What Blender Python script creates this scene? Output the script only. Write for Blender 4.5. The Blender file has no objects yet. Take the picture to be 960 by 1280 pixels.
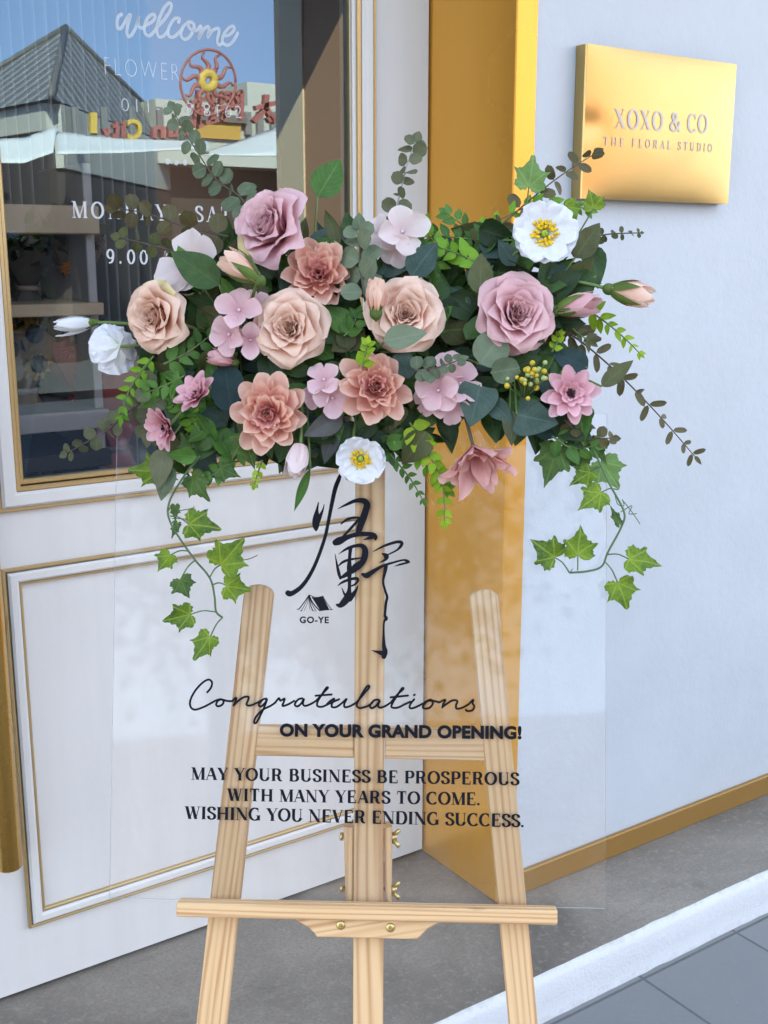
import bpy, math, random
from mathutils import Vector, Matrix, noise as mnoise
R = math.radians
rnd = random.Random(7)
sc = bpy.context.scene
COL = sc.collection

# ------------------------------------------------------------------ camera
F_PX, CX, CY, CAM_H = 1430.0, 480.0, 640.0, 1.40
PITCH = math.atan(322 / F_PX)
YAW = R(55.6)
fwd = Vector((math.cos(YAW) * math.cos(PITCH), math.sin(YAW) * math.cos(PITCH), -math.sin(PITCH)))
cright = Vector((math.sin(YAW), -math.cos(YAW), 0))
cup = cright.cross(fwd)
fwdh = Vector((math.cos(YAW), math.sin(YAW), 0))
EYE = Vector((0, 0, CAM_H))
cam = bpy.data.cameras.new('camera')
cam.sensor_fit = 'VERTICAL'
cam.sensor_height = 36.0
cam.lens = 36.0 * F_PX / 1280.0
cam.clip_start = 0.02
cam.clip_end = 500
camo = bpy.data.objects.new('camera', cam)
COL.objects.link(camo)
camo.matrix_world = Matrix((
    (cright.x, cup.x, -fwd.x, EYE.x), (cright.y, cup.y, -fwd.y, EYE.y), (cright.z, cup.z, -fwd.z, EYE.z), (0, 0, 0, 1)))
sc.camera = camo

# ------------------------------------------------------------------ light
SUN_TO = Vector((-0.36, 0.80, 0.66)).normalized()
sun_el = math.asin(SUN_TO.z)
w = bpy.data.worlds.new('World')
sc.world = w
w.use_nodes = True
wn = w.node_tree
wn.nodes.clear()
sky = wn.nodes.new('ShaderNodeTexSky')
sky.sky_type = 'NISHITA'
sky.sun_disc = False
sky.sun_elevation = sun_el
sky.sun_rotation = math.atan2(SUN_TO.x, SUN_TO.y)
sky.altitude = 0
sky.air_density = 1.0
sky.dust_density = 0.5
sky.ozone_density = 1.5
bg = wn.nodes.new('ShaderNodeBackground')
bg.inputs[1].default_value = 0.15
wo = wn.nodes.new('ShaderNodeOutputWorld')
# the sky's deeper blue is drawn down towards the horizon, as on a clear dry day
tc = wn.nodes.new('ShaderNodeTexCoord')
va = wn.nodes.new('ShaderNodeVectorMath'); va.operation = 'ADD'; va.inputs[1].default_value = (0, 0, 0.38)
vn = wn.nodes.new('ShaderNodeVectorMath'); vn.operation = 'NORMALIZE'
wn.links.new(tc.outputs['Generated'], va.inputs[0]); wn.links.new(va.outputs[0], vn.inputs[0]); wn.links.new(vn.outputs[0], sky.inputs[0])
wn.links.new(sky.outputs[0], bg.inputs[0])
wn.links.new(bg.outputs[0], wo.inputs[0])
sl = bpy.data.lights.new('sun', 'SUN')
sl.energy = 3.3
sl.angle = R(0.53)
sl.color = (1.0, 0.94, 0.85)
so = bpy.data.objects.new('sun', sl)
COL.objects.link(so)
so.rotation_euler = (-SUN_TO).to_track_quat('-Z', 'Y').to_euler()
sc.view_settings.view_transform = 'Standard'
sc.view_settings.look = 'None'
sc.view_settings.gamma = 1
sc.view_settings.use_curve_mapping = False
sc.view_settings.exposure = 3.66
sc.view_settings.use_white_balance = True
sc.view_settings.white_balance_temperature = 10600
sc.view_settings.white_balance_tint = 12
sc.cycles.use_denoising = True
sc.cycles.max_bounces = 10
sc.cycles.transparent_max_bounces = 24
sc.cycles.glossy_bounces = 4
sc.cycles.caustics_reflective = False
sc.cycles.caustics_refractive = False
sc.cycles.sample_clamp_indirect = 6.0

# ------------------------------------------------------------------ pixel -> place (measuring the photograph, 960 x 1280)
def ray(x, y):
    return fwd + cright * ((x - CX) / F_PX) - cup * ((y - CY) / F_PX)
def on_y(x, y, Y):
    d = ray(x, y)
    return EYE + d * (Y / d.y)
def at_depth(x, y, z):
    return EYE + ray(x, y) * z
# the leaning sign sheet: origin on its front at the ledge, EX along it, EU up it, EN out of it
DZ = 1.386
O_S = at_depth(450, 1130, DZ)
ya = R(2.2)
EX = cright * math.cos(ya) - fwdh * math.sin(ya)
enh = -fwdh * math.cos(ya) - cright * math.sin(ya)
LEAN = R(14.3)
EU = Vector((0, 0, 1)) * math.cos(LEAN) - enh * math.sin(LEAN)
EN = enh * math.cos(LEAN) + Vector((0, 0, 1)) * math.sin(LEAN)
def P(x, y, off=0.0):
    """photo pixel -> point on the plane lying `off` metres in front of the sign sheet"""
    d = ray(x, y)
    t = ((O_S + EN * off) - EYE).dot(EN) / d.dot(EN)
    return EYE + d * t
def UV(x, y, off=0.0):
    q = P(x, y, off) - O_S
    return q.dot(EX), q.dot(EU)
def L(u, v, o=0.0):
    return O_S + EX * u + EU * v + EN * o
PX = DZ / F_PX            # metres per photo pixel at the sheet

# ------------------------------------------------------------------ mesh helpers
class MB:
    def __init__(s):
        s.v, s.lc, s.f, s.mi = [], [], [], []
    def add(s, verts, faces, lcs=None, mi=0):
        b = len(s.v)
        s.v += [Vector(q) for q in verts]
        s.lc += [tuple(q) for q in (lcs if lcs is not None else verts)]
        for f in faces:
            s.f.append(tuple(b + i for i in f))
            s.mi.append(mi)
    def build(s, name, mats, parent=None, loc=None, smooth=True):
        me = bpy.data.meshes.new(name)
        if parent is not None:
            base = parent.matrix_world.translation if False else WORLD_LOC[parent.name]
        else:
            base = Vector(loc) if loc is not None else Vector((0, 0, 0))
        me.from_pydata([q - base for q in s.v], [], s.f)
        at = me.attributes.new('lc', 'FLOAT_VECTOR', 'POINT')
        at.data.foreach_set('vector', [c for q in s.lc for c in q])
        for m in (mats if isinstance(mats, (list, tuple)) else [mats]):
            me.materials.append(m)
        if max(s.mi or [0]) > 0:
            me.polygons.foreach_set('material_index', s.mi)
        if smooth:
            me.polygons.foreach_set('use_smooth', [True] * len(me.polygons))
        me.update()
        o = bpy.data.objects.new(name, me)
        COL.objects.link(o)
        if parent is not None:
            o.parent = parent
            WORLD_LOC[o.name] = base
        else:
            o.location = base
            WORLD_LOC[o.name] = base
        return o
WORLD_LOC = {}

def tag(o, label=None, cat=None, group=None, kind=None):
    for k, v in (('label', label), ('category', cat), ('group', group), ('kind', kind)):
        if v:
            o[k] = v
    return o
def thing(name, loc, label, cat, group=None):
    o = bpy.data.objects.new(name, None)
    COL.objects.link(o)
    o.location = loc
    o.empty_display_size = 0.05
    WORLD_LOC[o.name] = Vector(loc)
    return tag(o, label, cat, group)
def struct(mb, name, mat, **k):
    return tag(mb.build(name, mat, **k), kind='structure')

def box(mb, x0, x1, y0, y1, z0, z1, mi=0):
    v = [(x0, y0, z0), (x1, y0, z0), (x1, y1, z0), (x0, y1, z0), (x0, y0, z1), (x1, y0, z1), (x1, y1, z1), (x0, y1, z1)]
    f = [(3, 2, 1, 0), (4, 5, 6, 7), (0, 1, 5, 4), (1, 2, 6, 5), (2, 3, 7, 6), (3, 0, 4, 7)]
    for q in f:
        mb.add([v[i] for i in q], [(0, 1, 2, 3)], None, mi)
def bevbox(mb, x0, x1, y0, y1, z0, z1, b=0.004, mi=0, fr=None, lc=None):
    """box with chamfered edges; fr maps local (x,y,z) to the world"""
    fr = fr or (lambda x, y, z: Vector((x, y, z)))
    lc = lc or (lambda x, y, z: (x, y, z))
    import itertools
    idx, vs, ls = {}, [], []
    X, Y, Z = (x0, x1), (y0, y1), (z0, z1)
    for i, j, k in itertools.product((0, 1), repeat=3):
        sx, sy, sz = (1 if i == 0 else -1), (1 if j == 0 else -1), (1 if k == 0 else -1)
        for ax in range(3):
            d = [b, b, b]
            d[ax] = 0
            p = (X[i] + sx * d[0], Y[j] + sy * d[1], Z[k] + sz * d[2])
            idx[(i, j, k, ax)] = len(vs)
            vs.append(fr(*p)); ls.append(lc(*p))
    fs = []
    for ax in range(3):
        a1, a2 = (ax + 1) % 3, (ax + 2) % 3
        for e in (0, 1):
            q = []
            for (m, n) in ((0, 0), (1, 0), (1, 1), (0, 1)):
                c = [0, 0, 0]; c[ax] = e; c[a1] = m; c[a2] = n
                q.append(idx[(c[0], c[1], c[2], ax)])
            fs.append(tuple(q if e else q[::-1]))
        for m in (0, 1):
            for n in (0, 1):
                c0 = [0, 0, 0]; c0[a1] = m; c0[a2] = n
                c1 = list(c0); c1[ax] = 1
                q = [idx[(*c0, a1)], idx[(*c0, a2)], idx[(*c1, a2)], idx[(*c1, a1)]]
                fs.append(tuple(q if (m == n) == True else q[::-1]))
    for c in itertools.product((0, 1), repeat=3):
        q = [idx[(*c, 0)], idx[(*c, 1)], idx[(*c, 2)]]
        fs.append(tuple(q))
    mb.add(vs, fs, ls, mi)

def prism(mb, poly, d0, d1, fr, lc=None, mi=0, bev=0.0):
    """2-D outline (ccw) extruded from d0 to d1; fr(u,v,d) -> world"""
    lc = lc or (lambda u, v, d: (u, d, v))
    n = len(poly)
    if bev:
        cx = sum(p[0] for p in poly) / n; cy = sum(p[1] for p in poly) / n
        def ins(k):
            p0, p1, p2 = poly[k - 1], poly[k], poly[(k + 1) % n]
            e1 = Vector((p1[0] - p0[0], p1[1] - p0[1])); e2 = Vector((p2[0] - p1[0], p2[1] - p1[1]))
            if e1.length < 1e-9 or e2.length < 1e-9: return p1
            n1 = Vector((-e1.y, e1.x)).normalized(); n2 = Vector((-e2.y, e2.x)).normalized()
            m = n1 + n2
            m = m / max(0.3, m.dot(n1)) if m.length > 1e-6 else n1
            return (p1[0] + m.x * bev, p1[1] + m.y * bev)
        inn = [ins(k) for k in range(n)]
        sgn = 1 if d1 > d0 else -1
        rings = [(inn, d0), (poly, d0 + sgn * bev), (poly, d1 - sgn * bev), (inn, d1)]
    else:
        rings = [(poly, d0), (poly, d1)]
    vs, ls, fs = [], [], []
    for pl, d in rings:
        for p in pl:
            vs.append(fr(p[0], p[1], d)); ls.append(lc(p[0], p[1], d))
    for r in range(len(rings) - 1):
        for k in range(n):
            a, b = r * n + k, r * n + (k + 1) % n
            fs.append((a, b, b + n, a + n))
    fs.append(tuple(range(n - 1, -1, -1)))
    fs.append(tuple((len(rings) - 1) * n + k for k in range(n)))
    mb.add(vs, fs, ls, mi)

def tube(mb, pts, rad, n=8, mi=0, cap=True, lcf=None):
    pts = [Vector(p) for p in pts]
    rads = rad if isinstance(rad, (list, tuple)) else [rad] * len(pts)
    vs, ls, fs = [], [], []
    up = Vector((0.31, 0.17, 0.93))
    acc = 0
    for i, p in enumerate(pts):
        d = (pts[min(i + 1, len(pts) - 1)] - pts[max(i - 1, 0)])
        d = d.normalized() if d.length > 1e-9 else Vector((0, 0, 1))
        a = d.cross(up)
        a = a.normalized() if a.length > 1e-4 else d.cross(Vector((1, 0, 0))).normalized()
        b = d.cross(a)
        up = -b if False else up
        if i: acc += (p - pts[i - 1]).length
        for k in range(n):
            t = 2 * math.pi * k / n
            vs.append(p + (a * math.cos(t) + b * math.sin(t)) * rads[i]); ls.append((k / n, acc, 0))
    for i in range(len(pts) - 1):
        for k in range(n):
            k2 = (k + 1) % n
            fs.append((i * n + k, i * n + k2, (i + 1) * n + k2, (i + 1) * n + k))
    if cap:
        fs.append(tuple(range(n - 1, -1, -1)))
        fs.append(tuple((len(pts) - 1) * n + k for k in range(n)))
    mb.add(vs, fs, ls, mi)

def crom(pts, per=6):
    """Catmull-Rom through points of any dimension"""
    out = []
    n = len(pts)
    for i in range(n - 1):
        p0, p1, p2, p3 = pts[max(i - 1, 0)], pts[i], pts[i + 1], pts[min(i + 2, n - 1)]
        for k in range(per):
            t = k / per
            out.append(tuple(0.5 * ((2 * b) + (-a + c) * t + (2 * a - 5 * b + 4 * c - d) * t * t + (-a + 3 * b - 3 * c + d) * t ** 3)
                             for a, b, c, d in zip(p0, p1, p2, p3)))
    out.append(tuple(pts[-1]))
    return out

# ------------------------------------------------------------------ materials
class NT:
    def __init__(s, name):
        s.m = bpy.data.materials.new(name)
        s.m.use_nodes = True
        s.t = s.m.node_tree
        s.t.nodes.clear()
        s.out = s.t.nodes.new('ShaderNodeOutputMaterial')
    def n(s, typ, ins=None, **props):
        nd = s.t.nodes.new('ShaderNode' + typ)
        for k, v in props.items():
            setattr(nd, k, v)
        for k, v in (ins or {}).items():
            sk = nd.inputs[k]
            if hasattr(v, 'links') or hasattr(v, 'is_output'):
                s.t.links.new(v, sk)
            else:
                if isinstance(v, (tuple, list)) and len(v) == 3 and sk.type == 'RGBA':
                    v = (*v, 1)
                sk.default_value = v
        return nd
    def lc(s):
        return s.n('Attribute', attribute_name='lc').outputs['Vector']
    def math(s, op, a, b=0.0, c=0.0, clamp=False):
        nd = s.n('Math', {0: a, 1: b, 2: c}, operation=op)
        nd.use_clamp = clamp
        return nd.outputs[0]
    def mix(s, fac, a, b, typ='MIX'):
        nd = s.n('Mix', {0: fac, 6: a, 7: b}, data_type='RGBA', blend_type=typ)
        return nd.outputs[2]
    def noise(s, vec, scale, detail=3, rough=0.55, dist=0.0):
        return s.n('TexNoise', {'Vector': vec, 'Scale': scale, 'Detail': detail, 'Roughness': rough, 'Distortion': dist}).outputs['Fac']
    def ramp(s, fac, stops):
        nd = s.n('ValToRGB', {0: fac})
        cr = nd.color_ramp
        while len(cr.elements) < len(stops):
            cr.elements.new(0.5)
        for e, (p, c) in zip(cr.elements, stops):
            e.position = p
            e.color = (*c, 1) if len(c) == 3 else c
        return nd.outputs[0]
    def scale(s, vec, k):
        return s.n('VectorMath', {0: vec, 1: k}, operation='MULTIPLY').outputs[0]
    def add(s, a, b):
        return s.n('VectorMath', {0: a, 1: b}, operation='ADD').outputs[0]
    def sep(s, vec):
        return s.n('SeparateXYZ', {0: vec}).outputs
    def bump(s, h, strength=0.3, dist=0.01):
        return s.n('Bump', {'Height': h, 'Strength': strength, 'Distance': dist}).outputs[0]
    def bsdf(s, **k):
        return s.n('BsdfPrincipled', {kk.replace('_', ' '): v for kk, v in k.items()})
    def done(s, sh):
        s.t.links.new(sh.outputs[0] if hasattr(sh, 'outputs') else sh, s.out.inputs[0])
        return s.m
def g(v): return (v, v, v)

def m_paint(name, col, rough=0.45, dirt=0.08, bumps=0.05, scale=1.5, streak=True):
    t = NT(name)
    co = t.n('NewGeometry').outputs['Position']
    n1 = t.noise(co, scale, 5, 0.6)
    n2 = t.noise(t.scale(co, (9, 9, 0.8) if streak else (3, 3, 3)), 1.6, 4, 0.6)
    f = t.math('MULTIPLY', t.math('ADD', n1, n2), 0.5)
    dark = tuple(c * (1 - dirt * 2.2) for c in col)
    c = t.ramp(f, [(0.30, dark), (0.62, col)])
    n3 = t.noise(co, 45, 3, 0.6)
    r = t.math('MULTIPLY_ADD', n1, 0.25, rough - 0.12)
    b = t.bsdf(Base_Color=c, Roughness=r, Normal=t.bump(t.math('ADD', n3, t.math('MULTIPLY', n1, 2)), bumps, 0.01))
    return t.done(b)

def m_metal(name, col, rough=0.35, brush=(1, 1, 60), metallic=1.0, bump=0.08, var=0.12):
    t = NT(name)
    co = t.n('NewGeometry').outputs['Position']
    n1 = t.noise(t.scale(co, brush), 14, 4, 0.6)
    n2 = t.noise(co, 3.0, 4, 0.6)
    c = t.mix(n1, tuple(k * (1 - var) for k in col), col)
    c = t.mix(t.math('MULTIPLY', n2, 0.4), c, tuple(k * 0.75 for k in col))
    r = t.math('MULTIPLY_ADD', n2, 0.22, rough - 0.1)
    b = t.bsdf(Base_Color=c, Metallic=metallic, Roughness=r, Normal=t.bump(n1, bump, 0.002))
    return t.done(b)

def m_simple(name, col, rough=0.6, metallic=0.0, var=0.15, scale=20):
    t = NT(name)
    co = t.n('NewGeometry').outputs['Position']
    n1 = t.noise(co, scale, 4)
    c = t.mix(n1, tuple(k * (1 - var) for k in col), tuple(min(1, k * (1 + var * .6)) for k in col))
    return t.done(t.bsdf(Base_Color=c, Roughness=rough, Metallic=metallic))

def m_wood():
    t = NT('pine_wood')
    lc = t.lc()
    x, y, z = t.sep(lc)
    # long growth lines: bands across, warped slowly along the length
    wob = t.noise(t.scale(lc, (70, 20, 1.6)), 1.0, 2, 0.5)
    thick = t.noise(t.scale(lc, (110, 30, 2.0)), 1.0, 2, 0.6)
    wob2 = t.noise(t.scale(lc, (3, 3, 1.2)), 1.0, 1, 0.4)
    ph = t.math('ADD', t.math('MULTIPLY', x, 760.0), t.math('MULTIPLY', y, 420.0))
    ph = t.math('ADD', ph, t.math('MULTIPLY', wob, 15.0))
    ph = t.math('ADD', ph, t.math('MULTIPLY', wob2, 26.0))
    sn = t.math('MULTIPLY_ADD', t.math('SINE', ph), 0.5, 0.5)
    sn = t.math('MULTIPLY', t.math('POWER', sn, 2.2), t.math('MULTIPLY_ADD', thick, 2.6, -0.45, clamp=True))
    fine = t.noise(t.scale(lc, (900, 900, 14)), 1.0, 3, 0.6)
    big = t.noise(t.scale(lc, (12, 12, 4)), 1.0, 2, 0.5)
    light = t.mix(big, (0.76, 0.43, 0.21), (0.86, 0.575, 0.335))
    c = t.mix(t.math('MULTIPLY', sn, t.math('MULTIPLY_ADD', big, 0.9, 0.3), clamp=True), light, (0.48, 0.185, 0.06))
    c = t.mix(t.math('MULTIPLY', fine, 0.30), c, (0.42, 0.24, 0.11))
    # a knot here and there
    vo = t.n('TexVoronoi', {'Vector': t.scale(lc, (16, 16, 5)), 'Scale': 1.0}, feature='F1').outputs['Distance']
    kn = t.math('SUBTRACT', 1.0, t.math('MULTIPLY', vo, 12.0), clamp=True)
    c = t.mix(t.math('MULTIPLY', kn, 0.7), c, (0.20, 0.085, 0.03))
    b = t.bsdf(Base_Color=c, Roughness=0.55, Normal=t.bump(t.math('ADD', sn, fine), 0.12, 0.001))
    return t.done(b)

def m_clear(name, refl_boost=1.0, tint=(0.96, 0.97, 0.97), base_refl=0.0, rough=0.0, ior=1.49, smear=0.0, coat=(1, 1, 1)):
    """flat clear sheet: what is behind it, plus a Fresnel reflection"""
    t = NT(name)
    tr = t.n('BsdfTransparent', {0: tint})
    co = t.n('NewGeometry').outputs['Position']
    gl = t.n('BsdfGlossy', {0: coat, 'Roughness': rough})
    fr = t.n('Fresnel', {'IOR': ior}).outputs[0]
    fac = t.math('MULTIPLY_ADD', fr, refl_boost, base_refl, clamp=True)
    sh = t.n('MixShader', {0: fac, 1: tr.outputs[0], 2: gl.outputs[0]})
    if smear:
        df = t.n('BsdfDiffuse', {0: (0.8, 0.8, 0.82)})
        s1 = t.noise(t.scale(co, (6, 6, 2)), 2.0, 6, 0.65, 1.0)
        s2 = t.noise(co, 90, 3, 0.7)
        f2 = t.math('MULTIPLY', t.math('MULTIPLY_ADD', s1, 2.2, -0.85, clamp=True), t.math('MULTIPLY', s2, smear))
        sh = t.n('MixShader', {0: f2, 1: sh.outputs[0], 2: df.outputs[0]})
    return t.done(sh)

def m_concrete(name, col, scale=2.0):
    t = NT(name)
    co = t.n('NewGeometry').outputs['Position']
    n1 = t.noise(co, scale, 7, 0.65, 0.5)
    n2 = t.noise(co, scale * 4.5, 5, 0.6)
    n3 = t.noise(co, 160, 3, 0.6)
    c = t.ramp(n1, [(0.34, tuple(k * 0.38 for k in col)), (0.50, col), (0.64, tuple(min(1, k * 1.5) for k in col))])
    c = t.mix(t.math('MULTIPLY', n2, 0.45), c, tuple(k * 0.55 for k in col))
    # damp dark spots and pale flecks
    sp = t.math('MULTIPLY_ADD', t.noise(co, scale * 3.1, 3, 0.5, 0.8), 9.0, -6.0, clamp=True)
    c = t.mix(t.math('MULTIPLY', sp, 0.55), c, tuple(k * 0.42 for k in col))
    vo = t.n('TexVoronoi', {'Vector': co, 'Scale': 26.0}).outputs['Distance']
    fl = t.math('SUBTRACT', 1.0, t.math('MULTIPLY', vo, 14.0), clamp=True)
    c = t.mix(t.math('MULTIPLY', fl, t.math('MULTIPLY_ADD', n2, 2.0, -0.6, clamp=True)), c, (0.62, 0.6, 0.57))
    n4 = t.noise(co, 55, 4, 0.7)
    c = t.mix(t.math('MULTIPLY_ADD', n3, 1.6, -0.55, clamp=True), c, tuple(k * 0.62 for k in col))
    c = t.mix(t.math('MULTIPLY_ADD', n4, 2.6, -1.35, clamp=True), c, tuple(min(1, k * 1.45) for k in col))
    sc_ = t.noise(t.scale(co, (2.2, 9, 1)), 2.0, 6, 0.75, 1.2)
    c = t.mix(t.math('MULTIPLY_ADD', sc_, 4.0, -2.35, clamp=True), c, tuple(k * 0.5 for k in col))
    b = t.bsdf(Base_Color=c, Roughness=t.math('MULTIPLY_ADD', n1, 0.3, 0.55), Normal=t.bump(t.math('ADD', n3, n2), 0.25, 0.004))
    return t.done(b)

def m_pavers():
    t = NT('pavers')
    co = t.n('NewGeometry').outputs['Position']
    br = t.n('TexBrick', {'Vector': t.add(co, (0.135, -0.26, 0)), 'Color1': (0.185, 0.193, 0.193), 'Color2': (0.22, 0.225, 0.225), 'Mortar': (0.045, 0.045, 0.045),
                          'Scale': 1.0, 'Mortar Size': 0.0035, 'Mortar Smooth': 0.15, 'Brick Width': 0.30, 'Row Height': 0.60}, offset=0.0)
    n1 = t.noise(co, 5, 6, 0.65)
    n2 = t.noise(t.scale(co, (1, 1, 1)), 120, 3, 0.7)
    c = t.mix(t.math('MULTIPLY', n1, 0.55), br.outputs[0], (0.15, 0.16, 0.165))
    c = t.mix(t.math('MULTIPLY', n2, 0.35), c, (0.26, 0.27, 0.28))
    vo = t.n('TexVoronoi', {'Vector': co, 'Scale': 19.0}).outputs['Distance']
    fl = t.math('SUBTRACT', 1.0, t.math('MULTIPLY', vo, 18.0), clamp=True)
    c = t.mix(t.math('MULTIPLY', fl, 0.8), c, (0.6, 0.6, 0.58))
    h = t.math('ADD', t.math('MULTIPLY', br.outputs[1], -1.5), t.math('MULTIPLY', n2, 0.4))
    return t.done(t.bsdf(Base_Color=c, Roughness=0.62, Normal=t.bump(h, 0.5, 0.004)))

M = {}
M['wall'] = m_paint('white_wall_paint', (0.53, 0.57, 0.60), 0.5, 0.045, 0.16, 1.6, False)
M['door'] = m_paint('door_paint', (0.755, 0.735, 0.71), 0.38, 0.05, 0.04, 2.2)
M['gold'] = m_metal('gold_cladding', (0.98, 0.44, 0.075), 0.28, (40, 40, 1), 0.5, 0.05)
M['goldtrim'] = m_metal('gold_trim', (0.66, 0.45, 0.22), 0.38, (30, 30, 30), 0.7, 0.03)
M['brass'] = m_metal('brushed_brass', (0.60, 0.385, 0.155), 0.33, (1.2, 1, 90), 1.0, 0.10, 0.10)
M['handle'] = m_metal('handle_brass', (0.88, 0.50, 0.15), 0.28, (60, 60, 1), 1.0, 0.04)
M['base'] = m_metal('skirting_gold', (0.42, 0.215, 0.06), 0.45, (1, 1, 40), 0.4, 0.05)
M['silver'] = m_simple('silver_letter_paint', (0.56, 0.50, 0.44), 0.5, 0.2)
M['wood'] = m_wood()
M['acrylic'] = m_clear('clear_acrylic', 0.48, (0.99, 0.992, 0.993), 0.0, 0.04, 1.49, 0.08)
M['acrylic_edge'] = m_simple('acrylic_edge', (0.62, 0.66, 0.68), 0.25)
M['glass'] = m_clear('coated_glass', 1.0, (0.90, 0.89, 0.88), 0.085, 0.0, 1.52, 0.0, (0.42, 0.72, 1.0))
t_ = NT('black_vinyl'); M['ink'] = t_.done(t_.bsdf(Base_Color=(0.008, 0.009, 0.014, 1), Roughness=0.7, Specular_IOR_Level=0.1))
M['vinyl'] = m_simple('white_vinyl', (0.56, 0.58, 0.60), 0.5)
M['slab'] = m_concrete('screed', (0.265, 0.23, 0.195), 1.6)
def m_kerb():
    t = NT('kerb_paint')
    co = t.n('NewGeometry').outputs['Position']
    n1 = t.noise(co, 7, 6, 0.65); n2 = t.noise(co, 38, 5, 0.7); n3 = t.noise(co, 180, 3, 0.6)
    z = t.sep(co)[2]
    c = t.mix(t.math('MULTIPLY', n1, 0.30), (0.66, 0.67, 0.68), (0.52, 0.53, 0.54))
    chip = t.math('MULTIPLY_ADD', n2, 9.0, -5.7, clamp=True)
    c = t.mix(t.math('MULTIPLY', chip, 0.55), c, (0.40, 0.38, 0.35))
    low = t.math('MULTIPLY_ADD', t.math('ADD', z, t.math('MULTIPLY', n2, 0.05)), -26.0, -1.55, clamp=True)
    c = t.mix(t.math('MULTIPLY', low, 0.75), c, (0.26, 0.24, 0.21))
    top = t.math('MULTIPLY_ADD', t.math('ADD', z, t.math('MULTIPLY_ADD', n2, 0.03, -0.015)), 120.0, 0.55, clamp=True)
    c = t.mix(t.math('MULTIPLY', top, 0.55), c, (0.42, 0.40, 0.37))
    return t.done(t.bsdf(Base_Color=c, Roughness=0.65, Normal=t.bump(t.math('ADD', n2, t.math('MULTIPLY', n3, .5)), 0.45, 0.006)))
M['kerb'] = m_kerb()
M['pavers'] = m_pavers()
M['screw'] = m_metal('yellow_zinc', (0.66, 0.50, 0.22), 0.30, (1, 1, 1), 1.0, 0.0)
# ================================================================== THE GROUND
mb = MB()
mb.add([(-40, -2.2, -0.096), (60, -2.2, -0.096), (60, 1.50, -0.096), (-40, 1.50, -0.096)], [(0, 1, 2, 3)])
struct(mb, 'pavement', M['pavers'])
mb = MB()
box(mb, -40, 60, -2.35, -2.2005, -0.36, -0.095)
struct(mb, 'road_kerb', M['slab'], smooth=False)
mb = MB()
mb.add([(-40, -9.0, -0.26), (60, -9.0, -0.26), (60, -2.35, -0.26), (-40, -2.35, -0.26)], [(0, 1, 2, 3)])
struct(mb, 'road', m_simple('asphalt', (0.045, 0.045, 0.047), 0.85, 0, 0.3, 30))
mb = MB()
mb.add([(-40, -60, -0.16), (60, -60, -0.16), (60, -9.0, -0.16), (-40, -9.0, -0.16)], [(0, 1, 2, 3)])
struct(mb, 'far_pavement', m_simple('far_paving', (0.10, 0.09, 0.08), 0.8, 0, 0.2, 3))
mb = MB()
mb.add([(-60, -80, -0.30), (80, -80, -0.30), (80, 60, -0.30), (-60, 60, -0.30)], [(0, 1, 2, 3)])
struct(mb, 'ground', m_concrete('far_ground', (0.30, 0.28, 0.25), 0.4))
# the raised concrete apron along the shop, its front edge painted white with a ragged rim
mb = MB()
NX = 240
xs = [-3 + 9.0 * i / NX for i in range(NX + 1)]
def edge_y(x, k):
    return 1.480 + 0.004 * mnoise.noise(Vector((x * 5.0, k, 0))) + 0.0035 * mnoise.noise(Vector((x * 23.0, k + 5, 0)))
for i in range(NX):
    a, b = xs[i], xs[i + 1]
    mb.add([(a, edge_y(a, 0) + 0.012, 0.0), (b, edge_y(b, 0) + 0.012, 0.0), (b, 2.45, 0.0), (a, 2.45, 0.0)], [(0, 1, 2, 3)])
struct(mb, 'apron_floor', M['slab'])
mb = MB()
vs, fs = [], []
for i, x in enumerate(xs):
    rag = edge_y(x, 0)
    pb = 0.006 * mnoise.noise(Vector((x * 7, 9, 3)))
    prof = [(rag + 0.012, 0.0005), (rag + 0.002, -0.006), (rag - 0.002, -0.018), (rag - 0.004 + pb * .3, -0.055), (rag - 0.004 + pb * .5, -0.086), (rag - 0.008 + pb * .5, -0.0975)]
    vs += [(x, y, z) for y, z in prof]
k = 6
for i in range(NX):
    for j in range(k - 1):
        fs.append((i * k + j, i * k + j + 1, (i + 1) * k + j + 1, (i + 1) * k + j))
mb.add(vs, fs)
struct(mb, 'kerb', M['kerb'])

# ================================================================== THE SHOP FRONT
WY, DY = 1.745, 2.01
XR0, XR1 = 1.492, 1.546          # gold return: reveal plane and outer edge
XL0, XL1 = -0.710, -0.764
TOP = 2.62
shop = thing('shop_facade', (1.0, WY, 0), 'white plastered shop front with a gold clad door recess', 'shop front')
mb = MB()
# outer skin, built round the opening
def wallbox(x0, x1, z0, z1):
    box(mb, x0, x1, WY, WY + 0.30, z0, z1)
wallbox(XR1, 9.0, 0.0, 7.6)
wallbox(-9.0, -3.4, 0.0, 7.6)
wallbox(-1.0, XL1, 0.0, 7.6)
wallbox(-3.4, -1.0, 0.0, 0.45)
wallbox(-3.4, -1.0, 2.5, 7.6)
wallbox(XL1, XR1, TOP + 0.054, 7.6)
mb.build('wall', M['wall'], shop, smooth=False)
mb = MB()
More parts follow.
